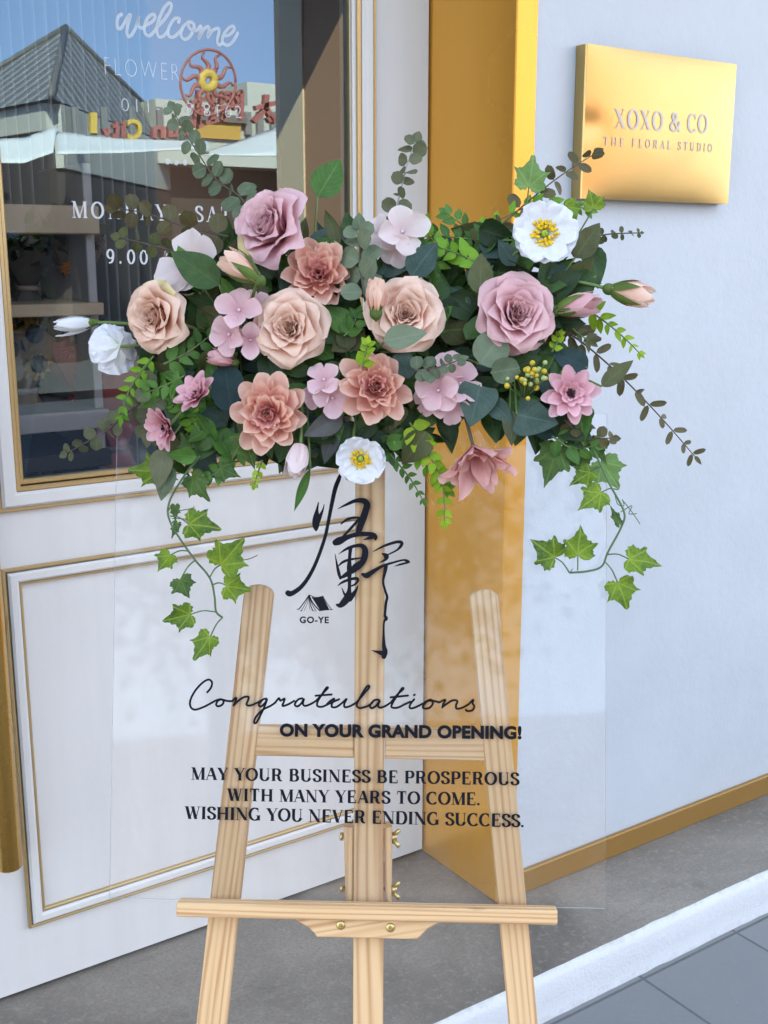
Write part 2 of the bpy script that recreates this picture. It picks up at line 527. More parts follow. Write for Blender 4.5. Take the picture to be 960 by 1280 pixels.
# gold return: one bent profile (face + reveal) each side, and the head
bevbox(mb, XR0, XR1, WY - 0.004, 2.06, 0.0, TOP + 0.054, 0.0025)
mb.build('gold_jamb', M['gold'], shop, smooth=False)
mb = MB()
bevbox(mb, XL1, XL0, WY - 0.004, 2.06, 0.0, TOP + 0.054, 0.0025)
mb.build('gold_jamb', M['gold'], shop, smooth=False)
mb = MB()
bevbox(mb, XL0, XR0, WY - 0.004, 2.06, TOP, TOP + 0.054, 0.0025)
mb.build('gold_head', M['gold'], shop, smooth=False)
mb = MB()
bevbox(mb, XR1 + 0.001, 8.9, WY - 0.010, WY - 0.0005, 0.0, 0.050, 0.002)
bevbox(mb, XR1 + 0.001, 8.9, WY - 0.013, WY - 0.0005, 0.0505, 0.057, 0.002)
mb.build('skirting', M['base'], shop, smooth=False)

mb = MB()
mb.add([(-3.4, WY + .1, .45), (-1.0, WY + .1, .45), (-1.0, WY + .1, 2.5), (-3.4, WY + .1, 2.5)], [(0, 1, 2, 3)])
mb.build('added_window', m_clear('window_glass', 1.0, (0.9, 0.91, 0.91), 0.02), shop, smooth=False)  # unseen window opening, added to let daylight into the shop
awn = thing('awning', (1.0, WY, 2.9), 'unseen flat cream awning added over the shop front to shade the upper wall', 'awning')  # unseen awning, added to keep sky light off the upper wall
mb = MB(); bevbox(mb, -4.0, 7.0, 1.05, WY - 0.002, 2.92, 2.96, 0.004); mb.build('added_awning_sheet', m_simple('awning_cream', (0.80, 0.74, 0.64), .6), awn, smooth=False)
mb = MB(); bevbox(mb, -4.0, 7.0, 1.01, 1.049, 2.85, 2.99, 0.004); mb.build('added_awning_edge', m_simple('awning_trim', (0.6, 0.42, 0.2), .5), awn, smooth=False)
# ------------------------------------------------------------------ door
door = thing('shop_door', (0.94, DY, 0), 'white panelled shop door with a tall window and gold beading', 'door')
DX0, DX1 = 0.392, 1.487
GX0, GX1, GZ0, GZ1 = 0.575, 1.300, 0.998, 2.42
mb = MB()
YB = DY + 0.045
for (a, b, c, d) in ((DX0, GX0, 0.010, TOP - 0.006), (GX1, DX1, 0.010, TOP - 0.006), (GX0, GX1, 0.010, GZ0), (GX0, GX1, GZ1, TOP - 0.006)):
    box(mb, a, b, DY, YB, c, d)
mb.build('door_leaf', M['door'], door, smooth=False)
def ring(mb, x0, x1, z0, z1, wd, y_front, y_back, ch=0.002):
    """mitred rectangular moulding: outer rect, width wd, from the door face out to y_front"""
    o = [(x0, z0), (x1, z0), (x1, z1), (x0, z1)]
    def ins(k): return [(x0 + k, z0 + k), (x1 - k, z0 + k), (x1 - k, z1 - k), (x0 + k, z1 - k)]
    rows = [(ins(0), y_back), (ins(0), y_front + ch), (ins(ch), y_front), (ins(wd - ch), y_front), (ins(wd), y_front + ch), (ins(wd), y_back)]
    for r in range(5):
        (pa, ya_), (pb, yb_) = rows[r], rows[r + 1]
        for k in range(4):
            k2 = (k + 1) % 4
            mb.add([(pa[k][0], ya_, pa[k][1]), (pa[k2][0], ya_, pa[k2][1]), (pb[k2][0], yb_, pb[k2][1]), (pb[k][0], yb_, pb[k][1])], [(0, 1, 2, 3)])
def moulding(x0, x1, z0, z1, wide):
    mb = MB(); ring(mb, x0, x1, z0, z1, 0.006, DY - 0.010, DY + 0.001)
    mb.build('gold_beading', M['goldtrim'], door, smooth=False)
    mb = MB(); ring(mb, x0 + 0.008, x1 - 0.008, z0 + 0.008, z1 - 0.008, wide, DY - 0.014, DY + 0.001, 0.004)
    mb.build('white_moulding', M['door'], door, smooth=False)
    e = 0.008 + wide
    mb = MB(); ring(mb, x0 + e, x1 - e, z0 + e, z1 - e, 0.006, DY - 0.009, DY + 0.001)
    mb.build('gold_beading', M['goldtrim'], door, smooth=False)
moulding(0.548, 1.352, 0.140, 0.852, 0.019)
# window surround sits on the door round the opening
mb = MB(); ring(mb, 0.549, 1.352, 0.955, GZ1 + 0.045, 0.007, DY - 0.010, DY + 0.001)
mb.build('gold_beading', M['goldtrim'], door, smooth=False)
mb = MB(); ring(mb, 0.556, 1.345, 0.962, GZ1 + 0.038, 0.027, DY - 0.014, DY + 0.001, 0.005)
mb.build('white_moulding', M['door'], door, smooth=False)
mb = MB(); ring(mb, 0.583, 1.318, 0.989, GZ1 + 0.011, 0.009, DY - 0.008, DY + 0.030)
mb.build('gold_beading', M['goldtrim'], door, smooth=False)
mb = MB(); ring(mb, 0.592, 1.309, 0.998, GZ1 + 0.002, 0.010, DY + 0.006, DY + 0.030)
mb.build('gold_beading', M['goldtrim'], door, smooth=False)
mb = MB()
GY = DY + 0.016
box(mb, GX0 + 0.001, GX1 - 0.001, GY, GY + 0.006, GZ0 + 0.001, GZ1 - 0.001)
# only the outer skin matters optically; one pane
pane = MB()
pane.add([(GX0 + .002, GY, GZ0 + .002), (GX1 + .004, GY, GZ0 + .002), (GX1 + .004, GY, GZ1 - .002), (GX0 + .002, GY, GZ1 - .002)], [(0, 1, 2, 3)])
glass = pane.build('glass_pane', M['glass'], door, smooth=False)
mb = MB()
hp = on_y(12, 1084, DY - 0.055)
prof = [(0.0, 0.0), (0.021, 0.0), (0.024, 0.003), (0.024, 1.85), (0.021, 1.853), (0.0, 1.853)]
vs, fs = [], []
n = 40
for r_, z_ in prof:
    for k in range(n):
        a = 2 * math.pi * k / n
        vs.append((hp.x + r_ * math.cos(a), DY - 0.055 + r_ * math.sin(a), hp.z + z_))
for j in range(len(prof) - 1):
    for k in range(n):
        k2 = (k + 1) % n
        fs.append((j * n + k, j * n + k2, (j + 1) * n + k2, (j + 1) * n + k))
mb.add(vs, fs)
hd = mb.build('pull_handle', M['handle'], door)
mb = MB()
for z_ in (0.75, 1.6):
    tube(mb, [(hp.x, DY - 0.055, z_), (hp.x, DY, z_)], 0.010, 16)
mb.build('handle_mount', M['handle'], hd)

door2 = thing('shop_door', (-0.16, DY, 0), 'second leaf of the white shop door, closed next to the pull handle', 'door')
mb = MB()
for (a, b, c, d) in ((-0.703, -0.52, 0.010, TOP - 0.006), (0.21, 0.388, 0.010, TOP - 0.006), (-0.52, 0.21, 0.010, GZ0), (-0.52, 0.21, GZ1, TOP - 0.006)):
    box(mb, a, b, DY, YB, c, d)
mb.build('door_leaf', M['door'], door2, smooth=False)
mb = MB(); mb.add([(-0.52, GY, GZ0), (0.21, GY, GZ0), (0.21, GY, GZ1), (-0.52, GY, GZ1)], [(0, 1, 2, 3)])
mb.build('glass_pane', M['glass'], door2, smooth=False)

# ------------------------------------------------------------------ brass wall sign
sgn = thing('brass_sign', (1.87, WY, 1.508), 'pillowed brushed brass sign naming the floral studio on the white wall', 'wall sign')
SX0, SX1, SZ0, SZ1, SY = 1.650, 2.088, 1.508, 1.796, WY - 0.030
mb = MB()
N = 48
vs, fs = [], []
for j in range(N + 1):
    for i in range(N + 1):
        u, v = 2 * i / N - 1, 2 * j / N - 1
        b = (1 - abs(u) ** 2.6) * (1 - abs(v) ** 2.6)
        bulge = 0.010 * b ** 0.8 + 0.0012 * mnoise.noise(Vector((u * 1.7, v * 1.7, 2.2))) * b
        dent = -0.0035 * math.exp(-((u + 0.95) ** 2 / 0.02 + (v + 0.03) ** 2 / 0.03))
        pull = 0.004 * (1 - v * v) * u   # edges drawn slightly inwards
        vs.append((SX0 + (SX1 - SX0) * i / N , SY - bulge - dent * 1.5, SZ0 + (SZ1 - SZ0) * j / N))
for j in range(N):
    for i in range(N):
        a = j * (N + 1) + i
        fs.append((a, a + 1, a + N + 2, a + N + 1))
nb = len(vs)
border = [i for i in range(N + 1)] + [j * (N + 1) + N for j in range(1, N + 1)] + [N * (N + 1) + i for i in range(N - 1, -1, -1)] + [j * (N + 1) for j in range(N - 1, 0, -1)]
mb.add(vs, fs)
mb.build('brass_face', M['brass'], sgn)
mb = MB()
bv = [vs[i] for i in border]
side = []
for (x, y, z) in bv:
    side.append((x, SY + 0.0005, z)); side.append((x + (0.002 if x > 1.9 else -0.002), SY + 0.004, z)); side.append((x + (0.002 if x > 1.9 else -0.002), WY - 0.0005, z))
m_ = len(bv)
sf = []
for k in range(m_):
    k2 = (k + 1) % m_
    for q in range(2):
        sf.append((k * 3 + q, k * 3 + q + 1, k2 * 3 + q + 1, k2 * 3 + q))
mb.add(side, sf)
mb.build('brass_edge', M['brass'], sgn, smooth=False)

# ================================================================== LETTERING
def strokes_to(mb, pts, fr, w=None, nib=None, closed=False, step=0.0, cap=True):
    """pts: (x,y) or (x,y,w) in plane units -> flat ribbon; fr(x,y,lift)->world"""
    n = len(pts)
    if n < 2: return
    Ls, Rs = [], []
    for i in range(n):
        if closed:
            a, b = pts[(i - 1) % n], pts[(i + 1) % n]
        else:
            a, b = pts[max(i - 1, 0)], pts[min(i + 1, n - 1)]
        d = Vector((b[0] - a[0], b[1] - a[1]))
        d = d.normalized() if d.length > 1e-9 else Vector((1, 0))
        if nib:
            ww = nib[0] + (nib[1] - nib[0]) * abs(d.y) ** 1.4
        else:
            ww = pts[i][2] if len(pts[i]) > 2 and w is None else w
        nx, ny = -d.y * ww / 2, d.x * ww / 2
        Ls.append((pts[i][0] + nx, pts[i][1] + ny)); Rs.append((pts[i][0] - nx, pts[i][1] - ny))
    vs = [fr(*q, step) for q in Ls] + [fr(*q, step) for q in Rs]
    fs = []
    for i in range(n if closed else n - 1):
        j = (i + 1) % n
        fs.append((i, n + i, n + j, j))
    mb.add(vs, fs)
    if cap and not closed and not nib:
        for e in (0, n - 1):
            ww = pts[e][2] if len(pts[e]) > 2 and w is None else w
            disc = [(pts[e][0] + math.cos(t * math.pi / 5) * ww / 2, pts[e][1] + math.sin(t * math.pi / 5) * ww / 2) for t in range(10)]
            mb.add([fr(*q, step + 0.00002) for q in disc], [tuple(range(10))])

TT, tt = 0.215, 0.10
def ell(cx, cy, rx, ry, a0=0, a1=360, n=28):
    return [(cx + rx * math.cos(R(a0 + (a1 - a0) * i / n)), cy + ry * math.sin(R(a0 + (a1 - a0) * i / n))) for i in range(n + 1)]
def SER(x, y, w_): return ('F', x, y, w_)
_bowl = lambda x0, x1, y0, y1: [(x0, y1)] + [( (x0 + x1) / 2 + 0.02 + (x1 - x0) / 2 * math.cos(R(90 - 180 * i / 14)), (y0 + y1) / 2 + (y1 - y0) / 2 * math.sin(R(90 - 180 * i / 14))) for i in range(15)] + [(x0, y0)]
GL = {
 'A': (.80, [('L', .07, 0, .39, 1, .06), ('L', .40, 1, .70, 0, TT), ('L', .18, .34, .58, .34, tt), SER(.08, .02, .24), SER(.69, .02, .32)]),
 'M': (1.0, [('L', .13, 0, .13, 1, .06), ('L', .15, 1, .48, 0, TT), ('L', .48, 0, .82, 1, .06), ('L', .85, 0, .85, 1, TT), SER(.13, .02, .26), SER(.85, .02, .32), SER(.12, .98, .26), SER(.86, .98, .30)]),
 'Y': (.78, [('L', .11, 1, .40, .44, TT), ('L', .70, 1, .42, .44, .06), ('L', .41, 0, .41, .48, TT), SER(.12, .98, .32), SER(.68, .98, .24), SER(.41, .02, .34)]),
 'O': (.90, [('C', ell(.44, .5, .35, .475, 0, 360), True)]),
 'U': (.84, [('L', .17, .3, .17, 1, TT), ('C', ell(.42, .30, .25, .275, 180, 360, 14), False), ('L', .67, .3, .67, 1, .06), SER(.17, .98, .32), SER(.66, .98, .24)]),
 'R': (.84, [('L', .18, 0, .18, 1, TT), ('C', _bowl(.18, .60, .48, .975), False), ('C', crom([(.36, .48), (.52, .40), (.56, .2), (.66, .04), (.78, .05)], 5), False), SER(.18, .02, .34), SER(.14, .98, .26)]),
 'B': (.78, [('L', .18, 0, .18, 1, TT), ('C', _bowl(.18, .56, .52, .975), False), ('C', _bowl(.18, .62, .025, .52), False), SER(.13, .02, .22), SER(.13, .98, .22)]),
 'P': (.72, [('L', .18, 0, .18, 1, TT), ('C', _bowl(.18, .60, .45, .975), False), SER(.18, .02, .34), SER(.14, .98, .26)]),
 'D': (.86, [('L', .18, 0, .18, 1, TT), ('C', _bowl(.18, .72, .025, .975), False), SER(.13, .02, .22), SER(.13, .98, .22)]),
 'S': (.64, [('C', crom([(.53, .74), (.48, .90), (.31, .975), (.15, .90), (.11, .74), (.20, .60), (.42, .46), (.54, .32), (.52, .13), (.34, .025), (.16, .09), (.09, .28)], 5), False), ('L', .535, .70, .535, .97, .05), ('L', .085, .03, .085, .30, .05)]),
 'I': (.40, [('L', .19, 0, .19, 1, TT), SER(.19, .02, .34), SER(.19, .98, .34)]),
 'N': (.88, [('L', .14, 0, .14, 1, .06), ('L', .12, 1, .72, 0, TT * .95), ('L', .73, 0, .73, 1, .06), SER(.14, .02, .24), SER(.10, .98, .22), SER(.72, .98, .24)]),
 'E': (.72, [('L', .18, 0, .18, 1, TT), ('L', .12, .975, .62, .975, tt), ('L', .18, .51, .48, .51, tt), ('L', .12, .025, .65, .025, tt), ('L', .61, .76, .61, .99, .055), ('L', .64, 0, .64, .27, .055), ('L', .48, .40, .48, .62, .045)]),
 'F': (.68, [('L', .18, 0, .18, 1, TT), ('L', .12, .975, .62, .975, tt), ('L', .18, .49, .48, .49, tt), ('L', .61, .74, .61, .99, .055), ('L', .48, .38, .48, .60, .045), SER(.18, .02, .34)]),
 'L': (.68, [('L', .18, 0, .18, 1, TT), ('L', .12, .025, .62, .025, tt), ('L', .61, 0, .61, .28, .055), SER(.18, .98, .34)]),
 'W': (1.12, [('L', .12, 1, .36, 0, TT), ('L', .36, 0, .58, .95, .06), ('L', .54, 1, .78, 0, TT), ('L', .78, 0, 1.0, 1, .06), SER(.12, .98, .30), SER(.56, .98, .26), SER(1.0, .98, .24)]),
 'V': (.78, [('L', .12, 1, .40, 0, TT), ('L', .40, 0, .68, 1, .06), SER(.12, .98, .32), SER(.68, .98, .24)]),
 'T': (.76, [('L', .37, 0, .37, 1, TT), ('L', .06, .975, .68, .975, tt), ('L', .07, .74, .07, .99, .05), ('L', .67, .74, .67, .99, .05), SER(.37, .02, .36)]),
 'H': (.92, [('L', .18, 0, .18, 1, TT), ('L', .72, 0, .72, 1, TT), ('L', .18, .5, .72, .5, tt), SER(.18, .02, .34), SER(.18, .98, .34), SER(.72, .02, .34), SER(.72, .98, .34)]),
 'G': (.88, [('C', ell(.44, .5, .35, .475, 52, 318, 22), False), ('L', .70, .02, .70, .40, TT), SER(.68, .40, .32), ('L', .665, .68, .665, .97, .05)]),
 'C': (.80, [('C', ell(.44, .5, .35, .475, 50, 318, 22), False), ('L', .665, .68, .665, .97, .05)]),
 'X': (.82, [('L', .12, 1, .68, 0, TT), ('L', .66, 1, .12, 0, .06), SER(.13, .98, .30), SER(.66, .98, .24), SER(.13, .02, .24), SER(.68, .02, .30)]),
 '&': (.92, [('C', crom([(.80, .52), (.72, .30), (.55, .10), (.34, .025), (.14, .12), (.10, .30), (.24, .47), (.44, .60), (.52, .78), (.42, .95), (.28, .90), (.24, .74), (.36, .52), (.62, .18), (.82, .03)], 5), False), ('L', .30, .62, .70, .08, .11), SER(.78, .52, .22)]),
 '9': (.62, [('C', ell(.30, .66, .22, .31, 0, 360), True), ('C', crom([(.52, .66), (.50, .35), (.38, .08), (.16, .04)], 5), False)]),
 '0': (.66, [('C', ell(.31, .5, .24, .475, 0, 360), True)]),
 '.': (.30, [('L', .11, .0, .11, .17, .17)]),
 '-': (.44, [('L', .08, .42, .34, .42, .08)]),
 ' ': (.34, []),
}
def serif_text(mb, text, p0, p1, cap, frame, tscale=1.0, hx=1.0):
    """text laid from p0 to p1 (plane coords), cap height cap; tracking is solved so the line fills the span"""
    d = Vector((p1[0] - p0[0], p1[1] - p0[1]))
    Lw = d.length
    ux = d.normalized()
    uy = Vector((-ux.y, ux.x))
    adv = sum(GL[c][0] for c in text) * cap * hx
    tr = (Lw - adv + 0.08 * cap) / max(1, len(text) - 1)
    x = 0.0
    k = [0]
    for c in text:
        wd, prims = GL[c]
        def loc(a, b):
            return (p0[0] + ux.x * (x + a * cap * hx) + uy.x * b * cap, p0[1] + ux.y * (x + a * cap * hx) + uy.y * b * cap)
        def fr(a, b, st):
            q = loc(a, b)
            return frame(q[0], q[1], st)
        for pr in prims:
            k[0] += 1
            st = (k[0] % 9) * 0.00003
            if pr[0] == 'L':
                _, a, b, c_, d_, w_ = pr
                w_ = w_ * (tscale if w_ > .1 else 1.0)
                if abs(d_ - b) > 0.12:
                    sw = w_ * min(1.25, math.hypot(c_ - a, d_ - b) / abs(d_ - b))
                    q = [(a - sw / 2, b), (a + sw / 2, b), (c_ + sw / 2, d_), (c_ - sw / 2, d_)]
                else:
                    q = [(a, b - w_ / 2), (c_, d_ - w_ / 2), (c_, d_ + w_ / 2), (a, b + w_ / 2)]
                vs = [fr(*z, st) for z in q]
                mb.add(vs, [(0, 1, 2, 3)])
            elif pr[0] == 'F':
                _, a, b, w_ = pr
                q = [(a - w_ / 2, b - .022), (a + w_ / 2, b - .022), (a + w_ / 2, b + .022), (a - w_ / 2, b + .022)]
                mb.add([fr(*z, st) for z in q], [(0, 1, 2, 3)])
            else:
                strokes_to(mb, pr[1][:-1] if pr[2] else pr[1], fr, nib=(tt, TT * tscale), closed=pr[2], step=st)
        x += wd * cap * hx + tr
def font_text(mb, text, p0, p1, cap, frame, weight=0.0, extrude=0.0, spacing=1.0):
    """built-in sans lettering, fitted to the span p0-p1 and cap height"""
    cu = bpy.data.curves.new('lettering', 'FONT')
    cu.body = text
    cu.size = 1.0
    cu.offset = weight
    cu.extrude = extrude
    cu.space_character = spacing
    cu.resolution_u = 4
    ob = bpy.data.objects.new('lettering', cu)
    COL.objects.link(ob)
    dg = bpy.context.evaluated_depsgraph_get()
    me = bpy.data.meshes.new_from_object(ob.evaluated_get(dg))
    vs = [v.co.copy() for v in me.vertices]
    fs = [tuple(p.vertices) for p in me.polygons]
    bpy.data.objects.remove(ob); bpy.data.curves.remove(cu); bpy.data.meshes.remove(me)
    x0, x1 = min(v.x for v in vs), max(v.x for v in vs)
    y0, y1 = min(v.y for v in vs), max(v.y for v in vs)
    d = Vector((p1[0] - p0[0], p1[1] - p0[1]))
    ux = d.normalized(); uy = Vector((-ux.y, ux.x))
    sx, sy = d.length / (x1 - x0), cap / (y1 - y0 if not any(c in 'gjpqyQ,;' for c in text) else 0.73)
    out = []
    for v in vs:
        a, b = (v.x - x0) * sx, (v.y - (y0 if not any(c in 'gjpqyQ,;' for c in text) else 0)) * sy
        out.append(frame(p0[0] + ux.x * a + uy.x * b, p0[1] + ux.y * a + uy.y * b, v.z))
    mb.add(out, fs)

# lettering on the brass sign (frame: x, z on the bulged face)
def sign_y(x, z):
    u, v = 2 * (x - SX0) / (SX1 - SX0) - 1, 2 * (z - SZ0) / (SZ1 - SZ0) - 1
    b = max(0, (1 - abs(u) ** 2.6) * (1 - abs(v) ** 2.6))
    return SY - 0.010 * b ** 0.8 - 0.0012 * mnoise.noise(Vector((u * 1.7, v * 1.7, 2.2))) * b
def fr_sign(x, z, st): return Vector((x, sign_y(x, z) - 0.0009 - st, z))
def sxy(px, py):
    q = on_y(px, py, SY - 0.012)
    return (q.x, q.z)
mb = MB()
serif_text(mb, 'XOXO & CO', sxy(770, 160), sxy(885, 166.5), 0.037, fr_sign, 0.85)
mb.build('sign_lettering', M['silver'], sgn, smooth=False)
mb = MB()
serif_text(mb, 'THE FLORAL STUDIO', sxy(757, 181.5), sxy(892, 190), 0.0165, fr_sign, 0.62)
mb.build('sign_lettering', M['silver'], sgn, smooth=False)

# white vinyl lettering on the door glass
def fr_glass(x, z, st): return Vector((x, GY - 0.0008 - st, z))
def gxy(px, py):
    q = on_y(px, py, GY)
    return (q.x, q.z)
def trace(mb, pts, ox, oy, k, wpx, conv, fr, scale, step=0.0):
    """centre-line traced in an enlarged crop of the photo (origin ox,oy; k photo px per crop px)"""
    sm = crom(pts, 5)
    sm = [conv(ox + x * k, oy + y * k) for x, y in sm]
    strokes_to(mb, sm, fr, w=wpx * scale, step=step)
t_ = NT('etched_white_vinyl')
t_vin = t_.done(t_.n('MixShader', {0: 0.5, 1: t_.n('BsdfTransparent').outputs[0], 2: t_.bsdf(Base_Color=(0.80, 0.88, 0.92), Roughness=0.5).outputs[0]}))
GPX = 2.45 / F_PX * 1.0
mb = MB()
for i, s_ in enumerate([
    [(115, 95), (95, 110), (85, 150), (90, 188), (115, 185), (150, 125), (175, 98), (165, 140), (152, 200), (155, 235), (172, 243), (200, 205), (222, 150), (232, 108), (226, 165), (252, 188), (280, 165)],
    [(280, 165), (320, 145), (340, 115), (325, 95), (290, 120), (270, 170), (270, 215), (290, 238), (320, 225), (350, 185)],
    [(350, 185), (405, 125), (440, 70), (448, 32), (430, 22), (395, 60), (365, 130), (350, 200), (365, 245), (395, 240), (425, 205)],
    [(495, 150), (500, 125), (470, 125), (440, 165), (425, 210), (435, 245), (465, 245), (500, 215), (520, 195)],
    [(560, 150), (525, 180), (510, 230), (530, 262), (565, 250), (595, 200), (595, 160), (565, 148), (565, 185), (610, 205), (642, 175)],
    [(642, 175), (645, 200), (625, 262), (660, 200), (692, 178), (700, 200), (688, 252), (720, 205), (760, 190), (765, 215), (752, 270), (765, 300), (792, 285)],
    [(792, 240), (830, 235), (865, 200), (858, 175), (825, 190), (792, 240), (790, 285), (820, 302), (855, 280), (890, 220)]]):
    trace(mb, s_, 130, 0, 0.1875, 3.4, gxy, fr_glass, GPX, i * 0.00004)
mb.build('welcome_lettering', t_vin, glass, smooth=False)
mb = MB()
font_text(mb, 'FLOWER', gxy(131, 93), gxy(224, 101.5), 17 * GPX, fr_glass, -0.022, 0, 1.25)
font_text(mb, '011-538 8162', gxy(152, 139), gxy(302, 148), 13 * GPX, fr_glass, -0.016, 0, 1.25)
for k_, (px, py) in enumerate(((209, 202), (220, 203), (231, 203))):
    c_ = gxy(px, py)
    q = [(c_[0] + 0.0042 * math.cos(R(30 * j)), c_[1] + 0.0058 * math.sin(R(30 * j))) for j in range(12)]
    mb.add([fr_glass(*z, 0) for z in q], [tuple(range(12))])
mb.build('contact_lettering', t_vin, glass, smooth=False)
mb = MB()
serif_text(mb, 'MONDAY - SATURDAY', gxy(90, 272), gxy(371, 281), 16.5 * GPX, fr_glass, 0.75)
serif_text(mb, '9.00 A', gxy(133, 329), gxy(212, 331), 14.5 * GPX, fr_glass, 0.75)
mb.build('opening_hours', M['vinyl'], glass, smooth=False)
# ================================================================== EASEL
vg = -(O_S.z + 0.096) / EU.z
ebase = L(0, vg, -0.01)
easel = thing('display_easel', (ebase.x, ebase.y, -0.096), 'unfinished pine display easel holding the clear sign sheet', 'easel')
WB = -0.0045           # plane on which the wooden frame's front lies
def fr_s(u, v, d): return L(u, v, d)
def grain(ox, k=0.0, ang=0.0):
    ca, sa = math.cos(ang), math.sin(ang)
    return lambda u, v, d: (ox + (u * ca - v * sa), d + k, (u * sa + v * ca) + ox * 3.7)
def leg(top, bot, wpx, ox, rtop=0.012):
    (ut, vt), (ub, vb) = UV(*top, WB), UV(*bot, WB)
    k = (vg - vb) / (vb - vt)
    ue, ve = ub + (ub - ut) * k, vg + 0.004
    d = Vector((ut - ue, vt - ve)).normalized(); nrm = Vector((d.y, -d.x)); hw = wpx * PX / 2
    a = math.atan2(d.x, d.y)
    poly = []
    c = Vector((ut, vt)) - d * hw * 0.62
    for i in range(13):
        t = R(180 * i / 12)
        q = c + nrm * hw * math.cos(t) + d * hw * 0.62 * math.sin(t)
        poly.append((q.x, q.y))
    e = Vector((ue, ve))
    poly += [tuple(e - nrm * hw), tuple(e + nrm * hw)]
    mb = MB()
    prism(mb, poly, WB - 0.017, WB, fr_s, grain(ox, 0, a), bev=0.0016)
    return mb
lm = leg((324, 731), (264, 1280), 37.0, 0.31)
lm.build('leg', M['wood'], easel, smooth=False)
leg((604, 737), (654, 1280), 35.5, 0.77).build('leg', M['wood'], easel, smooth=False)
def quad_px(mb, pts, d0, d1, ox, ang=0.0, bev=0.0015, off=WB):
    q = [UV(x, y, off) for x, y in pts]
    prism(mb, q, d0, d1, fr_s, grain(ox, 0, ang), bev=bev)
mb = MB(); ub = UV(459, 1280, WB)[0]; ut = UV(462, 560, WB)[0]; vt = UV(462, 440, WB)[1]; vb = UV(459, 1280, WB)[1]
hw = 18.6 * PX
ue = ub + (ub - ut) * 0.35
prism(mb, [(ut - hw, vt), (ue - hw, vb - 0.12), (ue + hw, vb - 0.12), (ut + hw, vt)], WB - 0.018, WB, fr_s, lambda u, v, d: (1.43 + 0.42 * u + 0.006 * math.sin(v * 9) + 0.9 * u * abs(u) * 6, d, v), bev=0.0015)
mb.build('mast', M['wood'], easel, smooth=False)
for pts, ox in (([(316, 907), (316, 945), (442, 948), (442, 909)], 2.1), ([(481, 910), (481, 949), (607, 952), (607, 914)], 2.6)):
    mb = MB(); quad_px(mb, pts, WB - 0.016, WB - 0.002, ox, R(90))
    mb.build('crossbar', M['wood'], easel, smooth=False)
# cheeks that clamp the ledge carrier to the mast, with bolts and wing nuts
for x0, x1, xb in ((429, 441.5, 435), (479, 489.5, 484)):
    mb = MB(); quad_px(mb, [(x0, 1036), (x0 + 3, 1150), (x1 - 1, 1150), (x1, 1036)], WB - 0.040, WB - 0.006, 3.3 + xb * .01)
    ck = mb.build('clamp_cheek', M['wood'], easel, smooth=False)
for py in (1046, 1111):
    u0, v0 = UV(428, py, WB - .02); u1, _ = UV(493, py, WB - .02)
    mb = MB(); tube(mb, [L(u0, v0, WB - .022), L(u1, v0, WB - .022)], 0.0026, 10)
    tube(mb, [L(u0 - .003, v0, WB - .022), L(u0 + .001, v0, WB - .022)], 0.0052, 12)
    bolt = mb.build('clamp_bolt', M['screw'], easel)
    mb = MB()
    tube(mb, [L(u1 - .005, v0, WB - .022), L(u1 - .001, v0, WB - .022), L(u1 + .003, v0, WB - .022)], [0.0058, 0.0054, 0.0036], 12)
    for s_ in (1, -1):
        pr = [(0.0, 0.001), (0.004, 0.0055), (0.0085, 0.0095), (0.0098, 0.0075), (0.0075, 0.003), (0.003, 0.0)]
        tube(mb, crom([(u1 - .003, v0 + s_ * .003, 0), (u1 + .003, v0 + s_ * .006, 0), (u1 + .0055, v0 + s_ * .0105, 0)], 4), [.001] * 9, 6) if False else None
        pts = [L(u1 - .004, v0 + s_ * .003, WB - .021), L(u1 + .002, v0 + s_ * .006, WB - .019), L(u1 + .006, v0 + s_ * .0105, WB - .017)]
        tube(mb, pts, [.0022, .0030, .0026], 8)
    mb.build('wing_nut', M['screw'], bolt)
# rear strut, hinged behind the mast and reaching back to the pavement
mb = MB()
uA, vA = UV(461, 900, WB)
pA = L(uA, vA, WB - 0.035)
foot = Vector((pA.x, pA.y, 0)) + fwdh * 0.17
foot.z = -0.092
dr = (foot - pA).normalized()
sx_ = EX; sy_ = dr.cross(sx_).normalized()
def fr_r(x, y, z): return pA + sx_ * x + sy_ * y + dr * z
bevbox(mb, -0.012, 0.012, -0.009, 0.009, 0.0, (foot - pA).length, 0.0015, 0, fr_r, lambda x, y, z: (x + 5.1, y, z))
mb.build('rear_strut', M['wood'], easel, smooth=False)
# ledge with its groove
mb = MB()
LV = 0.0035
uL, _ = UV(220.5, 1132, 0.021); uRr, _ = UV(697, 1138, 0.021)
prof = [(WB, -.016), (WB, -.0035), (WB + .0006, -.003), (0.0012, -.003), (0.0016, 0.0), (0.0085, 0.0), (0.0095, -.0018), (0.0125, -.0018), (0.0135, 0.0), (0.0205, 0.0), (0.022, -.0014), (0.022, -.0152), (0.0206, -.0168)]
rows = []
for u in (uL, uL + .0014, uRr - .0014, uRr):
    rows.append(u)
vs, ls, fs = [], [], []
for ri, u in enumerate(rows):
    for (w_, v_) in prof:
        k = 0.0012 if ri in (0, 3) else 0
        ww = w_ + (k if w_ < 0.01 else -k); vv = v_ + (k if v_ < -.008 else -k)
        vs.append(L(u, LV + vv, ww)); ls.append((vv + 6.3, ww, u))
n = len(prof)
for r in range(3):
    for k in range(n):
        k2 = (k + 1) % n
        fs.append((r * n + k, r * n + k2, (r + 1) * n + k2, (r + 1) * n + k))
fs.append(tuple(range(n - 1, -1, -1))); fs.append(tuple(3 * n + k for k in range(n)))
mb.add(vs, fs, ls)
ledge = mb.build('ledge', M['wood'], easel, smooth=False)
